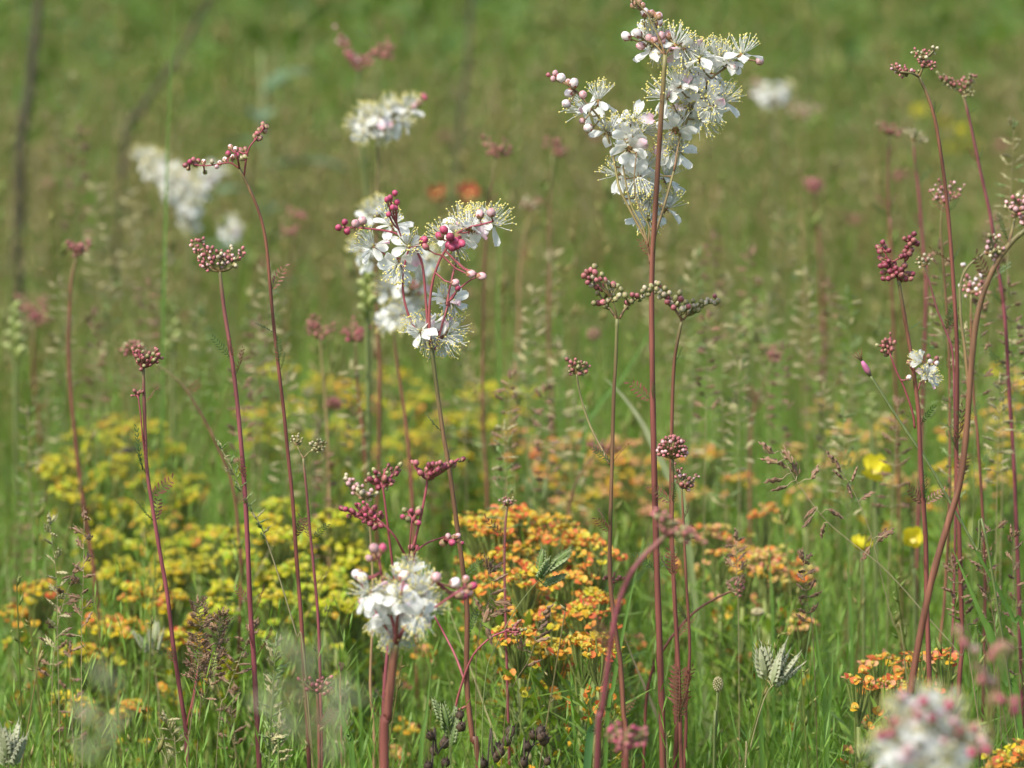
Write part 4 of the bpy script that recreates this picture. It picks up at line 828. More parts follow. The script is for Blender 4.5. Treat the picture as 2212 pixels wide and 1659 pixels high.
clump([(180, 955), (245, 940), (310, 945), (355, 985), (150, 1000), (215, 985), (285, 1000), (385, 1035), (170, 1060), (240, 1040), (320, 1060), (400, 1085), (200, 1110), (270, 1100), (350, 1120), (420, 1150), (230, 1165), (310, 1175), (390, 1195), (280, 1215), (350, 1230), (450, 1215), (330, 1265), (130, 1025)], 3.35, .0011, 108, ['yellow', 'yellow', 'yellow', 'gold', 'lemon'],
      'yellow spurge shoot in the tall domed clump around the dark red knobbly dropwort', 'tall yellow spurge clump')
clump([(280, 1300), (350, 1310), (430, 1330), (220, 1340), (300, 1360), (380, 1380), (180, 1395), (250, 1410), (420, 1400), (60, 1310), (90, 1260), (460, 1450), (270, 1525), (170, 1530)], 2.95, .0006, 92, ['gold', 'gold', 'orange', 'yellow'],
      'orange tinged spurge shoot low in front of the tall yellow clump', 'orange spurges under the yellow clump')
clump([(480, 1170), (560, 1120), (620, 1100), (690, 1125), (750, 1140), (520, 1190), (600, 1160), (660, 1180), (730, 1185), (560, 1230), (640, 1240), (700, 1235), (490, 1260), (770, 1200), (590, 1280), (680, 1290), (720, 1300), (760, 1330), (470, 1330)], 3.05, .0008, 96, ['lemon', 'lemon', 'yellow'],
      'lemon yellow spurge shoot between the arching bare dropwort and the crimson bud sprays', 'lemon spurge patch')
clump([(1040, 1140), (1100, 1130), (1160, 1125), (1215, 1135), (1060, 1165), (1130, 1165), (1195, 1165), (1040, 1200), (1110, 1210), (1260, 1190), (1300, 1200), (1080, 1255), (1150, 1260), (1230, 1240), (1120, 1310), (1180, 1320), (1255, 1310), (1290, 1290), (1120, 1370), (1200, 1390), (1260, 1385), (1290, 1410)], 2.85, .0009, 108, ['orange', 'gold', 'orange', 'orange', 'gold'],
      'vivid orange spurge shoot in the clump beside the magenta budded dropwort', 'vivid orange spurge clump', fine=True, n=26)
clump([(1860, 1475), (1905, 1435), (1950, 1450), (1985, 1425), (1940, 1480), (1990, 1470), (2035, 1425), (1885, 1490)], 2.62, .0006, 84, ['orange', 'peach', 'orange'],
      'loose orange spurge shoot at the foot of the leaning brown dropwort', 'loose orange spurge at the dropwort foot', 8, 5, fine=True, n=12)
clump([(1630, 1215), (1680, 1200), (1720, 1225), (1650, 1250), (1700, 1260), (1600, 1240), (1500, 1170), (1560, 1160), (1640, 1130), (1720, 1330), (1620, 1195), (1665, 1225), (1735, 1250), (1480, 1130), (1540, 1200)], 2.95, .0006, 72, ['peach', 'peach', 'orange'],
      'pinkish peach spurge shoot in the green between the two white flowered patches', 'peach spurges in the green', n=15)
clump([(1120, 940), (1180, 960), (1240, 955), (1300, 985), (1200, 1000), (1260, 1020), (1330, 1030), (1160, 1040), (1230, 1060), (1300, 1070), (1350, 1000), (1390, 1040), (1540, 1000), (1600, 1030), (1430, 1090), (1500, 1070), (1240, 1090), (1150, 985), (1330, 960), (1440, 1010), (1270, 1130)], 3.35, .0009, 82, ['peach', 'peach', 'gold', 'orange'],
      'pale orange spurge shoot in the broad blurred band behind the tallest dropwort', 'broad pale orange spurge band', n=16)
clump([(580, 930), (650, 900), (720, 920), (690, 850), (760, 940), (820, 860), (880, 940), (950, 900), (1010, 920), (1050, 850), (1080, 880), (870, 900), (930, 960), (1000, 970), (560, 960), (780, 880), (1130, 840), (990, 890), (610, 820), (700, 810), (740, 850), (850, 830), (910, 860), (970, 930), (1060, 930), (660, 950), (830, 950), (540, 900), (1090, 830), (900, 990)], 3.65, .0009, 84, ['yellow', 'gold', 'lemon', 'yellow'],
      'blurred yellow spurge shoot scattered behind the white and magenta dropwort', 'scattered blurred yellow spurges', n=16)
clump([(2050, 920), (2120, 900), (2180, 905), (2150, 940), (2190, 790), (2205, 830), (2080, 950), (2040, 1000), (2090, 1020), (2060, 1070), (2110, 1060), (2170, 1010), (2195, 960)], 3.4, .0008, 80, ['gold', 'yellow', 'gold', 'peach'],
      'golden spurge shoot behind the cluster of tall red stems', 'golden spurges behind the red stems', n=12)
clump([(1830, 920), (1870, 935), (1900, 915), (1800, 985), (1860, 1000), (1910, 960), (1780, 900), (1750, 1050), (1710, 990), (1960, 1030), (1930, 1060)], 3.35, .0008, 68, ['peach', 'gold', 'peach'],
      'faint apricot spurge shoot behind the deep purple budded dropwort', 'apricot spurges', n=12)
clump([(2140, 1645), (2180, 1640), (2205, 1650), (2160, 1660)], 2.35, 0, 90, ['gold', 'orange', 'yellow'], 'golden spurge shoot close beside the strongly blurred white cluster', 'corner spurges', fine=True, n=14)
clump([(620, 715), (1040, 725), (1370, 705), (1560, 690), (1640, 685), (440, 780), (40, 520), (1480, 700), (1120, 700), (1620, 600), (640, 770), (1140, 490)], 5.2, 0, 44, ['gold', 'orange', 'yellow'], 'far spurge shoot, a soft spot of gold in the brown grass', 'far golden spurges', n=8)
clump([(860, 1480), (890, 1560), (850, 1610), (905, 1430), (880, 1640), (1370, 1400), (1390, 1440)], 2.9, .0003, 58, ['orange', 'peach'], 'small scattered orange spurge shoot low behind the stout dropwort', 'small low orange spurges', n=7)

# ------------------------------------------------------------------ grasses one can tell apart
M_SPK = {'brown': material('spikelet_brown', [(0, (.22, .16, .07)), (.5, (.17, .09, .05)), (1, (.30, .20, .12))], 'along', rough=.6, vary=.35, nscale=700, rand=.35),
         'straw': material('spikelet_straw', [(0, (.28, .27, .10)), (.5, (.38, .34, .16)), (1, (.46, .38, .22))], 'along', rough=.6, vary=.25, nscale=700, rand=.25, trans=.15),
         'green': material('spikelet_green', [(0, (.12, .20, .04)), (.5, (.18, .25, .07)), (1, (.34, .36, .18))], 'along', rough=.55, vary=.25, nscale=700, rand=.2, trans=.2),
         'silver': material('spikelet_silver', [(0, (.24, .29, .11)), (.5, (.36, .38, .21)), (1, (.46, .44, .29))], 'along', rough=.6, vary=.2, nscale=700, rand=.15, trans=.2),
         'black': material('capsule_dark', [(0, (.10, .065, .035)), (1, (.055, .032, .02))], 'along', rough=.65, vary=.4, nscale=900, rand=.3)}
def spikelet_mesh(mat, nf, L, W, awn, lem=.42):
    """overlapping pointed scales set alternately on two sides"""
    b = MB(); b.tube([(0, 0, 0), (0, 0, L * .3), (0, 0, L * .62), (0, 0, L * .9)], [W * .12, W * .34, W * .30, W * .04], 6, 0, t=[0, .3, .5, .9])
    for k in range(nf):
        s = k / max(1, nf - 1); sg = -1 if k % 2 else 1; z = s * L * .72; l = L * lem; w = W * (.55 + .45 * math.sin(math.pi * (.25 + .65 * s)))
        o = Vector((sg * w * .28, 0, z)); tip = Vector((sg * w * (.85 - .45 * s), 0, z + l)); m = o.lerp(tip, .45) + Vector((sg * w * .18, 0, 0))
        vs = [o, m + Vector((0, w * .32, 0)), m + Vector((sg * w * .22, 0, 0)), m - Vector((0, w * .32, 0)), m - Vector((sg * w * .22, 0, 0)), tip]
        b.add(vs, [(0, 2, 1), (0, 3, 2), (0, 4, 3), (0, 1, 4), (5, 1, 2), (5, 2, 3), (5, 3, 4), (5, 4, 1)], 0, [0, .5, .5, .5, .5, 1])
        if awn: b.tube([tip, tip + Vector((sg * w * .25, 0, awn))], [.012, .004], 3, 0, t=1.0, cap=False)
    return b.mesh(M_SPK[mat], smooth=False)
SPK = {'brown': [spikelet_mesh('brown', 5, 1, .34, 0), spikelet_mesh('brown', 4, 1, .42, .15)], 'straw': [spikelet_mesh('straw', 5, 1, .36, .1)], 'green': [spikelet_mesh('green', 12, 1, .27, .10, .24)],
       'silver': [spikelet_mesh('silver', 12, 1, .29, .16, .26)], 'slim': [spikelet_mesh('green', 4, 1, .30, 0), spikelet_mesh('straw', 4, 1, .30, 0)]}
M_CULM = {'green': material('culm_green', [(0, (.13, .19, .045)), (1, (.20, .22, .075))], rough=.5, vary=.2, streak=ST, nscale=1), 'straw': material('culm_straw', [(0, (.22, .20, .08)), (1, (.34, .27, .14))], rough=.5, vary=.2, streak=ST, nscale=1), 'brown': material('culm_brown', [(0, (.16, .12, .055)), (1, (.20, .13, .07))], rough=.5, vary=.25, streak=ST, nscale=1), 'blue': material('culm_blue', [(0, (.06, .14, .06)), (1, (.09, .17, .08))], rough=.45, vary=.15, streak=ST, nscale=1)}
def panicle(label, Y, stalk, spots, kind='brown', size=30, culm='straw', dia=3, group=None, name='grass_stalk', hang=.0, spread=(14, 6), ped=True):
    """stalk: [(x,y)..] from the tip down; spots: explicit (x,y,angle) list, or (n, t0, t1) to strew along the stalk's top"""
    P = [at(x, y, Y) for x, y in stalk]; base = base_of(P, .3); root = empty(name, base, label, 'grass', group)
    path = cr(P + [P[-1].lerp(base, .5), base], 6); L = [p - base for p in reversed(path)]; n = len(L)
    S = px(Y); b = MB(); b.tube(L, [dia * S / 2 * (1.2 - .8 * i / (n - 1)) for i in range(n)], 5); obj('stem', b.mesh(M_CULM[culm]), root)
    pd = MB(); k = 0
    if isinstance(spots, tuple):
        m, t0, t1 = spots; top = cr(P, 8); acc = [0]
        for i in range(1, len(top)): acc.append(acc[-1] + (top[i] - top[i - 1]).length)
        out = []
        for i in range(m):
            t = t0 + (t1 - t0) * (i + random.uniform(-.3, .3)) / max(1, m - 1); t = min(max(t, 0), .999)
            d = t * acc[-1]; j = max(q for q in range(len(acc)) if acc[q] <= d); c = top[j]
            sg = -1 if i % 2 else 1; off = Vector((sg * random.uniform(.3, 1) * spread[0] * S * (.35 + t), random.uniform(-.8, .8) * spread[0] * S, random.uniform(-.2, 1) * spread[1] * S))
            dv = Vector((off.x, off.y, 0)).normalized() * random.uniform(.3, 1) + Vector((0, 0, random.uniform(.2, 1) - hang))
            out.append((c, c + off, dv, random.uniform(.8, 1.15)))
        out.append((P[0], P[0], P[0] - P[1] if hang < .5 else Vector((.3, 0, -.5)), 1))
    else:
        out = []
        for x, y, a in spots:
            p = at(x, y, Y + random.uniform(-.006, .006)); c = min(path, key=lambda q: (q - p).length)
            out.append((c, p, Vector((math.sin(R(a)), random.uniform(-.3, .3), math.cos(R(a)))), random.uniform(.85, 1.1)))
    for c, p, dv, s in out:
        if ped and (p - c).length > 1e-4: pd.tube([c - base, c.lerp(p, .5) - base + Vector((0, 0, (p - c).length * .12)), p - base], [.00025] * 3, 3, cap=False); k += 1
        q = dv.normalized().to_track_quat('Z', 'X') @ Quaternion((0, 0, 1), random.uniform(-.7, .7) + 1.57)
        obj('spikelet', random.choice(SPK[kind]), root, p - base, q, s * size * S)
    if k: obj('pedicels', pd.mesh(M_CULM[culm]), root)
    return root
random.seed(91)
# soft bromes: fat scaly heads
panicle('silvery fat scaly grass head bowing on a pale stalk beside the loose orange spurge', 2.48, [(1672, 1478), (1655, 1500), (1635, 1560), (1615, 1640), (1610, 1659)], [(1668, 1478, 15), (1662, 1470, -8), (1672, 1470, 28), (1676, 1484, 48), (1655, 1468, -12), (1668, 1462, 20), (1682, 1470, 38)], 'silver', 80, 'straw', 4)
panicle('green fat scaly grass head standing between the stout dropwort and dark seed capsules', 2.45, [(970, 1600), (972, 1640), (974, 1659)], [(960, 1580, -8), (972, 1595, 6), (968, 1570, -14), (976, 1610, 12), (955, 1560, -22), (978, 1575, 8)], 'green', 62, 'green', 4)
panicle('drooping green scaly grass head overlapping the vivid orange spurge', 2.5, [(1168, 1250), (1145, 1275), (1112, 1320), (1075, 1390), (1050, 1460), (1040, 1659)], [(1168, 1250, 40), (1160, 1252, 28), (1178, 1238, 55), (1172, 1262, 68), (1165, 1235, 10), (1190, 1225, 50)], 'green', 62, 'green', 3.5)
panicle('pale bristly grass head half hidden at the meadow edge, fat and silvery', 2.4, [(18, 1650), (22, 1700), (24, 1800)], [(10, 1655, -10), (20, 1650, 5), (28, 1655, 22), (14, 1635, -4), (24, 1630, 14)], 'silver', 70, 'straw', 5)
panicle('pale silvery scaly grass head low among the orange tinged spurges', 2.75, [(330, 1420), (338, 1470), (345, 1560)], [(322, 1410, -35), (330, 1405, -12), (342, 1405, 14), (318, 1395, -45), (335, 1385, 4)], 'silver', 52, 'straw', 3.5)
panicle('pale green scaly grass head above the peach spurges', 3.0, [(1158, 1080), (1165, 1140), (1170, 1240)], [(1150, 1075, -20), (1160, 1065, -5), (1168, 1080, 15), (1155, 1050, -14), (1162, 1120, -30)], 'green', 48, 'green', 3)
# tufted panicle
panicle('bushy grey brown grass panicle beside the forked foot of the dark red dropwort', 2.47, [(428, 1305), (432, 1360), (430, 1420), (424, 1480), (410, 1580), (406, 1659)], (64, 0, .5), 'brown', 19, 'brown', 3, spread=(30, 12))
panicle('second bushy brown panicle leaning from the straight pink stem', 2.48, [(480, 1330), (468, 1400), (450, 1470), (430, 1560)], (34, 0, .5), 'brown', 20, 'brown', 3, spread=(24, 10))
# braided spikes
for pts, lbl in (([(596, 1400), (590, 1480), (585, 1560), (582, 1659)], 'tall braided green grass spike beside the straight pink stem'), ([(603, 1565), (600, 1610), (602, 1659)], 'short braided green grass spike next to the tall one')):
    panicle(lbl, 2.45, pts, (26 if len(pts) == 4 else 14, 0, .95), 'slim', 32, 'green', 5, 'braided grass spikes', spread=(4, 3), ped=False)
panicle('thin braided straw spike leaning over the lemon spurge', 2.5, [(478, 970), (500, 1010), (530, 1080), (560, 1130), (580, 1180), (610, 1270), (640, 1370), (660, 1450)], (22, 0, .42), 'slim', 24, 'straw', 4, spread=(3, 2), ped=False)
panicle('narrow yellowish grass ear behind the blurred pale foreground grass', 2.65, [(745, 1490), (746, 1560), (745, 1659)], (20, 0, .8), 'slim', 24, 'straw', 3.5, spread=(4, 3), ped=False)
# loose brown panicles in focus
panicle('dark brown spikelets strung along an arching straw stalk beside the purple budded dropwort', 2.48, [(1685, 975), (1715, 1030), (1745, 1075), (1790, 1130), (1850, 1180), (1895, 1215), (1945, 1265), (2010, 1340), (2075, 1415), (2100, 1460)],
        [(1672, 980, -50), (1700, 1010, -60), (1680, 1000, -75), (1690, 1035, -100), (1700, 1050, -110), (1710, 1000, -30), (1722, 1028, -20), (1752, 1035, 30), (1755, 1115, -140), (1765, 1095, -130), (1790, 1100, 120), (1780, 1130, -170)], 'brown', 36, 'straw', 3)
panicle('bunched brown spikelets on a thread thin stalk crossing the arching straw one', 2.52, [(1808, 1000), (1825, 1030), (1850, 1075), (1880, 1150), (1905, 1250), (1930, 1350), (1955, 1430)], [(1805, 1000, -40), (1815, 1020, -20), (1830, 1045, 160), (1840, 1040, 20), (1895, 1170, 40), (1880, 1180, -150), (1905, 1160, 60), (1860, 1078, 60), (1822, 1035, -50)], 'brown', 34, 'straw', 2.2)
panicle('rusty brown spikelets dangling between the brown stem and the vivid orange spurge', 2.44, [(1055, 1218), (1062, 1260), (1058, 1290), (1040, 1340), (1030, 1420), (1028, 1520)], [(1055, 1240, 15), (1062, 1235, 50), (1068, 1255, 60), (1062, 1285, 65), (1068, 1300, 95), (1052, 1228, -5), (1042, 1320, -30), (1045, 1345, 20), (1060, 1330, 70), (1075, 1320, 85), (1050, 1355, 160)], 'brown', 36, 'brown', 2)
panicle('slim brown flag shaped spikelets on a hair thin stalk in the orange spurge', 2.5, [(1172, 1312), (1160, 1360), (1145, 1420), (1110, 1480), (1090, 1560)], [(1175, 1330, 35), (1170, 1345, 45), (1162, 1362, 50), (1158, 1385, 75), (1165, 1375, 65), (1140, 1440, 60), (1128, 1405, -10)], 'brown', 32, 'brown', 2)
for pts, sp, lbl in (([(160, 1240), (138, 1300), (120, 1380), (112, 1500), (115, 1659)], (14, 0, .55), 'brown loose panicle with drooping spikelets before the yellow spurge, leaning stalk'), ([(108, 1135), (122, 1250), (125, 1400), (130, 1659)], (16, 0, .5), 'tall brown panicle standing at the edge of the yellow spurge'), ([(182, 1125), (180, 1250), (176, 1400), (178, 1659)], (14, .02, .5), 'thin brown panicle close beside the tall brown one'),
                     ([(152, 1410), (152, 1500), (158, 1600), (162, 1659)], (9, .0, .8), 'cream tipped short grass spike in the low green'), ([(470, 1410), (455, 1470), (430, 1540), (400, 1630)], (12, 0, .5), 'tan panicle tangled with the reddish leaves of the pink dropwort'), ([(505, 1500), (500, 1560), (510, 1659)], (12, 0, .8), 'short tan panicle beside the straight pink stem'), ([(545, 1360), (520, 1420), (490, 1500), (470, 1600)], (12, 0, .5), 'brown panicle leaning between the two pink stems'),
                     ([(360, 1560), (375, 1600), (380, 1659)], (10, 0, .8), 'low tan panicle at the foot of the dark red knobbly dropwort'), ([(1590, 1168), (1592, 1250), (1596, 1400)], (10, 0, .5), 'dark narrow panicle standing over the peach spurges')):
    panicle(lbl, 2.5 + random.uniform(-.05, .12), pts, sp, random.choice(('brown', 'brown', 'straw')), 27, 'straw', 2.4, spread=(15, 8), hang=.3)
for pts, lbl in (([(2185, 1160), (2190, 1250), (2200, 1400), (2206, 1659)], 'brown bristling panicle beside the plain red stems at the meadow edge'), ([(2060, 1220), (2075, 1300), (2100, 1380), (2150, 1450)], 'twisted brown panicle among the red stems, slanting'), ([(2155, 1140), (2120, 1170), (2140, 1300), (2160, 1500)], 'thin bent brown panicle threading the red stems'), ([(1735, 1210), (1742, 1290), (1760, 1450)], 'grey brown panicle beside the peach spurges')):
    panicle(lbl, 2.55, pts, (16, 0, .6), 'brown', 26, 'brown', 2.4, spread=(16, 6), hang=.1)
# soft focus panicles further back
SOFT = [(1150, 640, 3.0), (1130, 730, 3.1), (1175, 850, 2.9), (1190, 560, 3.3), (1500, 560, 3.1), (1540, 520, 3.3), (1570, 610, 3.2), (1590, 700, 3.0), (1620, 560, 3.3), (1480, 830, 3.2), (600, 640, 3.2), (560, 700, 3.1), (620, 830, 3.0), (545, 640, 3.3), (170, 290, 3.6), (210, 420, 3.5), (240, 620, 3.3), (200, 690, 3.2), (360, 560, 3.4), (2190, 280, 2.8), (2180, 620, 2.75), (2200, 720, 2.8), (1830, 640, 3.0), (1790, 620, 3.2), (1780, 850, 3.0), (1840, 760, 3.1), (2030, 540, 2.75), (2085, 720, 2.75), (2055, 860, 2.7), (700, 990, 3.0), (660, 860, 3.2), (100, 800, 3.3), (45, 1150, 3.2), (1410, 560, 3.6), (1690, 470, 3.6), (950, 880, 3.4), (1240, 880, 3.1), (1900, 700, 3.2), (1760, 720, 3.4), (1660, 660, 3.3), (1470, 620, 3.2), (1530, 690, 2.9), (1600, 800, 2.9), (1560, 880, 2.95), (1690, 760, 3.0), (1740, 600, 3.1), (1820, 900, 2.8), (1100, 820, 2.8), (1210, 760, 3.0), (1090, 930, 2.75), (520, 780, 2.9), (580, 590, 3.1), (430, 680, 3.2), (320, 620, 3.3), (130, 620, 3.2), (60, 900, 3.0), (2120, 640, 2.7), (2160, 830, 2.7), (2010, 690, 2.8), (1940, 880, 2.8), (760, 800, 3.0), (1000, 760, 3.1), (2150, 480, 2.9), (280, 430, 3.7), (150, 180, 4.0)]
for i, (x, y, Y) in enumerate(SOFT):
    l = random.uniform(-.10, .10); k = ('straw', 'slim', 'brown')[i % 3]
    panicle('soft focus airy seeding grass stalk with tiny %s spikelets' % ('straw coloured', 'pale green', 'brown')[i % 3], Y, [(x, y), (x + 60 * l, y + 90), (x + 170 * l, y + 260), (x + 240 * l, y + 420)], (20, 0, .55), k, 24, ('green', 'straw')[i % 2], 2.4, 'soft focus seeding grasses, ' + k, spread=(22, 10), hang=.35)
# plain tall culm and leaning blades
def blade(label, Y, pts, w, mat, group=None, name='tall_grass'):
    P = [at(x, y, Y) for x, y in pts]; base = base_of(P, .3); path = cr(P + [P[-1].lerp(base, .5), base], 6); n = len(path); S = px(Y); vs, t = [], []
    for i, p in enumerate(path):
        hw = w * S / 2 * min(1, .08 + 2.2 * i / n); tg = (path[min(i + 1, n - 1)] - path[max(i - 1, 0)]).normalized(); sd = tg.cross(Vector((.25, 1, .1))).normalized()
        vs += [p - base - sd * hw, p - base + Vector((0, hw * .5, 0)), p - base + sd * hw]; t += [1 - i / n] * 3
    b = MB(); b.add(vs, [(3 * i + j, 3 * i + j + 1, 3 * i + j + 4, 3 * i + j + 3) for i in range(n - 1) for j in (0, 1)], 0, t)
    o = bpy.data.objects.new(name, b.mesh(mat)); o.location = base; put(o, None, label, 'grass', group, 'thing'); return o
M_BL = {k: material('blade_' + k, v, 'along', rough=.4, trans=.3, vary=.12, streak=(300, 300, 8), nscale=1) for k, v in dict(pale=[(0, (.16, .24, .06)), (1, (.46, .46, .26))], mid=[(0, (.09, .19, .03)), (1, (.15, .26, .05))], blue=[(0, (.06, .15, .04)), (1, (.09, .19, .06))], straw=[(0, (.24, .2, .1)), (1, (.4, .32, .18))]).items()}
blade('very tall pale grass stalk passing the out of focus white plume', 3.15, [(376, -40), (372, 100), (362, 300), (356, 520), (352, 700), (350, 1000)], 6, M_BL['mid'])
blade('pale silvery blade slanting down behind the tallest red stem', 2.9, [(1305, 815), (1345, 855), (1385, 910), (1415, 970), (1445, 1030), (1480, 1120)], 15, M_BL['pale'])
blade('dark bluish blade slanting the other way behind the tallest stem', 3.2, [(1440, 650), (1390, 740), (1340, 820), (1290, 880), (1255, 990)], 11, M_BL['mid'])
blade('bluish upright blade beyond the magenta budded dropwort', 3.3, [(1085, 440), (1078, 560), (1075, 700), (1080, 860)], 8, M_BL['mid'])
blade('folded bright green blade among the tall red stems', 2.5, [(2055, 1180), (2090, 1260), (2120, 1330), (2132, 1352), (2150, 1400), (2175, 1470), (2200, 1560)], 18, M_BL['mid'])
blade('long green blade arching down past the red stems', 2.5, [(2060, 1060), (2085, 1140), (2120, 1210), (2160, 1280), (2190, 1340), (2215, 1420)], 9, M_BL['mid'])
blade('stiff dark green blade rising beside the low magenta head', 2.4, [(1318, 1470), (1300, 1520), (1285, 1580), (1268, 1659)], 17, M_BL['blue'])
blade('bright green blade behind the blurred drooping stem', 2.55, [(1392, 1160), (1370, 1250), (1345, 1370), (1325, 1480), (1310, 1600)], 9, M_BL['mid'])
blade('bright green blade rising between pale grass and the stout dropwort', 2.5, [(725, 1480), (735, 1530), (750, 1590), (762, 1659)], 13, M_BL['mid'])
blade('grey dry stalk slanting below the drooping stem', 2.62, [(1340, 1350), (1370, 1430), (1400, 1500), (1430, 1580), (1440, 1659)], 8, M_BL['straw'])
for x, y, l in ((1620, 1330, .1), (1520, 1420, -.1), (1720, 1250, .05), (1760, 1330, .1), (1830, 1180, .04), (1570, 1490, .2), (1800, 1400, -.06), (480, 1560, .1), (770, 1400, .05), (930, 1450, -.1), (1230, 1480, .1), (60, 1400, .1), (280, 1500, -.1), (1890, 1290, .03), (1660, 1150, .04), (1040, 1560, .12), (700, 1330, -.05), (120, 1560, .1)):
    blade('slim green grass blade upright in the low greenery', random.uniform(2.5, 2.9), [(x, y), (x + 90 * l, y + 90), (x + 240 * l, y + 240)], random.uniform(6, 11), M_BL['mid'], 'slim upright blades')
# nearest pale grass, far out of focus
for pts, sp, lbl in (([(640, 1370), (655, 1480), (690, 1600), (710, 1700), (715, 1900)], [(630, 1420, -30), (655, 1450, 10), (625, 1500, -60), (660, 1530, -20), (690, 1430, 30), (700, 1500, 60), (715, 1580, 20), (680, 1590, -10), (640, 1580, -50), (705, 1640, 30), (600, 1530, -70), (730, 1520, 70), (665, 1480, 0), (690, 1560, 40), (650, 1600, -30)], 'strongly blurred pale cream grass panicle before the straight pink stems'),
                     ([(235, 1480), (225, 1560), (215, 1700), (212, 1900)], [(225, 1480, -20), (240, 1500, 20), (210, 1560, -50), (240, 1570, 40), (225, 1620, 10), (205, 1640, -40)], 'strongly blurred straw grass panicle before the orange tinged spurge')):
    panicle(lbl, 1.36, pts, sp, 'silver', 62, 'straw', 4)

# ------------------------------------------------------------------ dry stalks with dark capsules
def capsule_mesh():
    b = MB(); sh = lambda th, ph: 1 + .10 * math.cos(5 * ph) * math.sin(th)
    b.ball((0, 0, 0), (.5, .5, .62), 10, 6, 0, shape=sh)
    for k in range(5):
        a = k * 1.2566; ca, sa = math.cos(a), math.sin(a)
        b.add([(.30 * ca - .14 * sa, .30 * sa + .14 * ca, .45), (.30 * ca + .14 * sa, .30 * sa - .14 * ca, .45), (.46 * ca, .46 * sa, .98)], [(0, 1, 2)], 0, [.5, .5, 1])
        b.add([(.2 * ca - .2 * sa, .2 * sa + .2 * ca, -.5), (.2 * ca + .2 * sa, .2 * sa - .2 * ca, -.5), (.68 * ca, .68 * sa, .05)], [(0, 1, 2)], 0, [0, 0, .6])
    return b.mesh(M_SPK['black'])
CAPS = capsule_mesh()
def seed_stalk(label, Y, stalk, caps, s=20):
    P = [at(x, y, Y) for x, y in stalk]; base = base_of(P); root = empty('dry_seed_stalk', base, label, 'seed stalk', None); path = cr(P + [base], 6); S = px(Y)
    b = MB(); b.tube([p - base for p in reversed(path)], 2.2 * S, 5)
    for x, y in caps:
        p = at(x, y, Y + random.uniform(-.006, .006)); c = min(path, key=lambda q: (q - p).length + (.02 if q.z > p.z - .002 else 0))
        b.tube([c - base, c.lerp(p, .6) - base, p - base], [.0004, .0004, .0005], 4, cap=False)
        d = (p - c).normalized() + Vector((0, -.2, .9)); obj('capsule', CAPS, root, p - base, face_dir(d), s * S * random.uniform(.8, 1.1))
    obj('stem', b.mesh(STEM['dark']), root)
seed_stalk('dry stalk of dark brown seed capsules under the fat green grass head', 2.45, [(990, 1545), (975, 1590), (945, 1630), (930, 1700)], [(994, 1545), (996, 1570), (930, 1590), (937, 1622), (960, 1605), (962, 1648), (925, 1655)])
seed_stalk('dry stalk of dark brown capsules beside the brown stem foot', 2.45, [(1102, 1580), (1085, 1610), (1065, 1640), (1050, 1700)], [(1103, 1580), (1095, 1600), (1075, 1615), (1072, 1635), (1042, 1650), (1080, 1625)])
seed_stalk('dry stalk of dark brown capsules beneath the vivid orange spurge', 2.45, [(1165, 1580), (1150, 1610), (1135, 1650), (1130, 1720)], [(1152, 1588), (1168, 1580), (1170, 1592), (1138, 1612), (1130, 1648), (1182, 1645), (1176, 1600)])

# ------------------------------------------------------------------ other flowers
M_YEL = material('petal_yellow', [(0, (.62, .52, .02)), (1, (.78, .68, .04))], rough=.5, trans=.3, vary=.1, nscale=200)
M_RED = material('petal_red', [(0, (.30, .02, .01)), (.2, (.50, .07, .04)), (1, (.55, .11, .06))], rough=.5, trans=.35, vary=.15, nscale=200)
M_PALE = material('hood_pale', [(0, (.34, .42, .10)), (1, (.52, .56, .22))], rough=.5, trans=.3, vary=.15, nscale=300, rand=.2)
M_GLAU = material('leaf_glaucous', [(0, (.11, .19, .08)), (1, (.18, .26, .14))], rough=.6, trans=.2, vary=.2, nscale=40)
M_WOOD = material('bark_dark', [(0, (.045, .035, .025)), (1, (.07, .052, .035))], rough=.85, vary=.4, streak=(60, 60, 8), nscale=1, bump=.5)
M_BLACK = material('insect_black', [(0, (.012, .012, .014))], rough=.35, vary=.2)
M_PINKC = material('calyx_pink', [(0, (.20, .20, .08)), (.4, (.40, .12, .20)), (1, (.46, .14, .26))], rough=.5, vary=.15, nscale=300)
def bigpetal(L, W, cup, mat):
    b = MB(); nu, nv = 6, 6; vs, t = [], []
    for i in range(nu + 1):
        s = i / nu; half = W / 2 * (.15 + .85 * math.sin(min(1, s / .7) * 1.57)) * (1 if s < .7 else math.sqrt(max(.04, 1 - ((s - .7) / .32) ** 2)))
        for j in range(nv + 1):
            q = j / nv * 2 - 1; vs.append((L * s * math.cos(cup * s), q * half, L * s * math.sin(cup * s) + .15 * W * q * q + .02 * L * math.sin(9 * q + 4 * s))); t.append(s)
    n = nv + 1; b.add(vs, [(i * n + j, (i + 1) * n + j, (i + 1) * n + j + 1, i * n + j + 1) for i in range(nu) for j in range(nv)], 0, t); return b.mesh(mat)
PY, PR = bigpetal(1, 1.1, .9, M_YEL), bigpetal(1, 1.3, .8, M_RED)
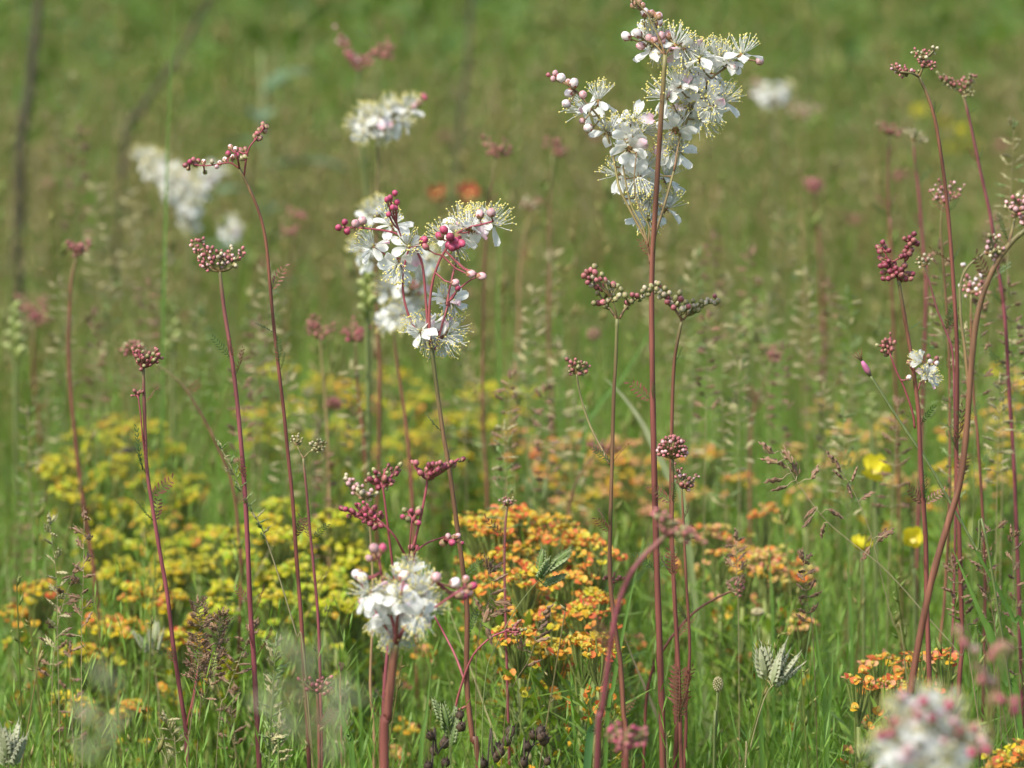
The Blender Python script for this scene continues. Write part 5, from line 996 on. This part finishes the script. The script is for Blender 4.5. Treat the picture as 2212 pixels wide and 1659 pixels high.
def bowl(name, label, x, y, Y, size, n, petal, d, group=None, stalk=((0, 60), (4, 200))):
    S = px(Y); P = [at(x, y, Y)] + [at(x + a, y + b, Y) for a, b in stalk]; base = base_of(P); root = empty(name, base, label, 'wildflower', group)
    b = MB(); b.tube([p - base for p in reversed(cr(P + [base], 6))], .0009, 5); obj('stem', b.mesh(STEM['green']), root)
    c = MB(); c.ball((0, 0, size * S * .12), size * S * .14, 8, 5, 0)
    for k in range(16):
        a = k * 2.4; r = size * S * .2; c.tube([(0, 0, 0), (r * math.cos(a), r * math.sin(a), size * S * .3)], [.0003, .0003], 3, 0)
    dv = Vector(d); f = obj('flower', c.mesh(M_ANTHER), root, P[0] - base, face_dir(dv))
    for k in range(n): obj('petal', petal, f, (0, 0, 0), Quaternion((0, 0, 1), k * 6.283 / n + random.uniform(-.15, .15)) @ Quaternion((0, 1, 0), random.uniform(-.25, .2)), size * S * random.uniform(.9, 1.1))
bowl('yellow_flower', 'large lemon yellow bowl flower above the faint apricot spurge', 1888, 1030, 2.9, 42, 5, PY, (.2, -.5, 1))
bowl('yellow_flower', 'bright yellow flower tucked behind the purple budded stem', 1972, 1175, 2.85, 34, 5, PY, (.1, -.7, .8))
bowl('yellow_flower', 'half closed yellow flower on a pale stalk beside the bright one', 1862, 1190, 2.8, 32, 5, PY, (.2, .3, 1))
bowl('yellow_flower', 'soft yellow flower beyond the tall stepped pink dropwort', 1982, 250, 5.0, 22, 5, PY, (0, -.6, 1))
for x, y in ((2040, 270), (2075, 290), (2100, 320), (2060, 330)): bowl('yellow_flower', 'blurred yellow flower in the green patch behind the greenish tall heads', x, y, 5.4, 20, 5, PY, (random.uniform(-.4, .4), -.5, 1), 'blurred yellow flowers')
bowl('poppy', 'larger blurred red poppy in the brown grass', 1013, 425, 4.3, 29, 4, PR, (.1, -.7, .8)); bowl('poppy', 'smaller blurred red poppy next to the larger one', 945, 425, 4.35, 24, 4, PR, (-.2, -.7, .8))

def hood_mesh():
    b = MB(); pts = [(0, 0, 0), (.35, 0, .25), (.75, 0, .45), (1, 0, .38)]; b.tube(pts, [.16, .24, .22, .05], 6); b.add([(0, .05, -.05), (.3, .22, -.05), (.55, 0, -.2), (.3, -.22, -.05)], [(0, 1, 2), (0, 2, 3)], 0, .2); return b.mesh(M_PALE)
HOOD = hood_mesh()
def rattle(label, x, y, Y, hpx, wpx, tail=300):
    S = px(Y); P = [at(x, y, Y), at(x + 3, y + hpx, Y), at(x + 6, y + hpx + tail, Y)]; base = base_of(P); root = empty('pale_flower_spike', base, label, 'wildflower')
    path = cr(P + [base], 6); b = MB(); b.tube([p - base for p in reversed(path)], .0013, 5); obj('stem', b.mesh(STEM['green']), root)
    n = int(hpx / 7)
    for k in range(n):
        s = k / n; p = P[0].lerp(P[1], s); a = k * 1.571 + (.8 if (k // 2) % 2 else 0) + random.uniform(-.3, .3)
        obj('hood', HOOD, root, p - base, Quaternion((0, 0, 1), a) @ Quaternion((0, 1, 0), -.35), wpx * S * (.30 + .32 * s))
rattle('pale green flower spike beside the crossed rosy head', 30, 665, 3.3, 130, 62)
rattle('slim pale green flower spike below the very tall stalk', 370, 655, 3.4, 110, 50)
rattle('pale green flower spike behind the magenta budded dropwort', 790, 470, 3.0, 220, 56)
rattle('faint pale green spike beyond the wide armed pair', 1495, 740, 3.6, 80, 44)
rattle('pale green spike behind the curled grasses right of centre stem'.replace('right of centre stem', 'near the nodding rose tip'), 1610, 660, 3.4, 110, 52)
rattle('small pale green spike at the top of the tall yellow clump', 232, 890, 3.5, 60, 40)
rattle('pale green spike low between peach spurge and yellow flowers', 1880, 860, 3.2, 70, 44)

def round_head(name, label, Y, stalk, s, tall, mat, culm='green', dia=5):
    P = [at(x, y, Y) for x, y in stalk]; base = base_of(P); root = empty(name, base, label, 'wildflower'); S = px(Y)
    b = MB(); b.tube([p - base for p in reversed(cr(P + [base], 6))], dia * S / 2, 6); obj('stem', b.mesh(STEM[culm]), root)
    h = MB()
    for k in range(70):
        z = 1 - 2 * (k + .5) / 70; a = k * 2.4; r = math.sqrt(1 - z * z); d = Vector((r * math.cos(a), r * math.sin(a), z * tall)) * s * S / 2
        h.ball(d, s * S * .11, 5, 3, 0, axis=d)
    obj('head', h.mesh(mat), root, P[0] - base)
round_head('plantain', 'grey green plantain cone on a straight stalk beside the silvery scaly grass', 2.5, [(1551, 1478), (1549, 1520), (1545, 1590), (1542, 1659)], 20, 1.5, M_SPK['straw'], 'green', 6)
round_head('dry_seedhead', 'blurred round brown seed head between the pale orange spurge and wide armed dropwort', 3.3, [(1283, 722), (1284, 800), (1286, 950)], 26, .9, M_SPK['brown'], 'green', 4)
round_head('dry_seedhead', 'small round tan seed head low beside the sideways rose head', 2.75, [(1637, 1322), (1638, 1380), (1640, 1480)], 24, .6, M_SPK['straw'], 'green', 4)
round_head('dry_seedhead', 'small brown knob seed head above the blurred cream grass', 2.6, [(736, 1440), (735, 1500), (738, 1659)], 16, 1.1, M_SPK['brown'], 'tan', 4)
# slender pink bud on a long green stalk
Y = 2.48; P = [at(x, y, Y) for x, y in ((1880, 812), (1920, 875), (1960, 935), (2010, 1010), (2060, 1100), (2110, 1190), (2150, 1280))]; base = base_of(P, .5)
root = empty('pink_bud', base, 'slender pink pointed bud on a long slanting green stalk', 'wildflower'); S = px(Y)
b = MB(); b.tube([p - base for p in reversed(cr(P + [base], 6))], 3 * S, 6); obj('stem', b.mesh(STEM['green']), root)
b = MB(); q = at(1862, 780, Y); b.tube([P[0] - base, P[0].lerp(q, .35) - base, P[0].lerp(q, .7) - base, q - base], [3.5 * S, 6.5 * S, 6 * S, 3 * S], 8); obj('calyx', b.mesh(M_PINKC), root)
b = MB()
for a in (-.5, -.15, .2, .5):
    d = (q - P[0]).normalized(); sdv = Vector((d.z, 0, -d.x)); b.tube([q - base, q + (d + sdv * a) * 26 * S - base], [2 * S, .4 * S], 4)
obj('scale_tips', b.mesh(M_LEAFR), root)
# far woody stems and a pale broad-leaved herb
def woody(label, Y, pts, dia):
    P = [at(x, y, Y) for x, y in pts]; base = base_of(P); top = P[0] + (P[0] - P[1]).normalized() * .45
    root = empty('sapling', base, label, 'sapling'); path = cr([top] + P + [base], 6); n = len(path)
    b = MB(); b.tube([p - base for p in reversed(path)], [dia * px(Y) / 2 * (1.1 - .5 * i / n) for i in range(n)], 7); obj('trunk', b.mesh(M_WOOD), root)
    m = MB(); lf = MB()
    for k in range(9):
        i = int(n * random.uniform(.0, .13)); p = path[i] - base; a = random.uniform(0, 6.28); d = Vector((math.cos(a), math.sin(a), .9)) * random.uniform(.06, .15)
        m.tube([p, p + d * .5 + Vector((0, 0, .01)), p + d], [.002, .0015, .0008], 4)
        for j in range(6):
            c = p + d * (.4 + .12 * j); e = Vector((random.uniform(-1, 1), random.uniform(-1, 1), random.uniform(0, 1))).normalized() * .03; w = e.orthogonal().normalized() * .008
            lf.add([c, c + e * .5 + w, c + e, c + e * .5 - w], [(0, 1, 2), (0, 2, 3)], 0, .4)
    obj('twigs', m.mesh(M_WOOD), root)['kind'] = 'stuff'; obj('crown', lf.mesh(M_LEAF), root)['kind'] = 'stuff'
woody('dark woody sapling stem, blurred, standing beyond the meadow', 5.0, [(88, -40), (75, 80), (62, 200), (45, 300), (40, 420)], 25)
woody('fainter slim sapling stem beyond the poppies', 4.95, [(1020, -40), (1012, 100), (1000, 220), (985, 360), (985, 430)], 14)
woody('slanting grey twig stem beyond the very tall stalk', 4.9, [(430, 40), (380, 130), (330, 200), (300, 250), (270, 330)], 14)
def broadherb(label, x, y, Y, size, n):
    c = at(x, y, Y); base = Vector((c.x, c.y, float(ground_z(c.x, c.y)))); root = empty('broad_leaved_herb', base, label, 'herb'); b = MB(); h = c.z - base.z
    b.tube([(0, 0, 0), (.004, 0, h * .6), (0, 0, h)], [.003, .0025, .002], 6); obj('stem', b.mesh(STEM['green']), root)
    for k in range(n):
        a = k * 2.4 + .5; d = Vector((math.cos(a), math.sin(a), random.uniform(.5, 1.2)))
        obj('leaf', GL, root, (0, 0, h * (.45 + .5 * k / n)), d.normalized().to_track_quat('X', 'Z'), size * random.uniform(.7, 1.1))
GL = bigpetal(1, .36, -.5, M_GLAU)
broadherb('pale grey green broad leaved herb beyond the meadow', 565, 110, 4.9, .065, 9)
# two dark insects on the spurge
def insect(label, x, y, Y, s):
    p = at(x, y, Y); root = empty('beetle', p, label, 'insect'); k = s * px(Y); b = MB(); b.ball((0, 0, 0), (k, k * .5, k * .38), 10, 6, 0); obj('body', b.mesh(M_BLACK), root)
    b = MB(); b.ball((k * 1.1, 0, 0), k * .32, 8, 5, 0); obj('head', b.mesh(M_BLACK), root)
    for sg in (-1, 1):
        for i in (-.4, 0, .4):
            b = MB(); b.tube([(i * k, 0, -k * .2), (i * k, sg * k * .8, 0), (i * k * 1.5, sg * k * 1.1, -k * .6)], k * .06, 4, 0); obj('leg', b.mesh(M_BLACK), root)
insect('small dark insect on the dome of the tall yellow spurge', 276, 972, 3.2, 17); insect('small dark insect on the orange tinged spurge', 235, 1337, 2.9, 15)
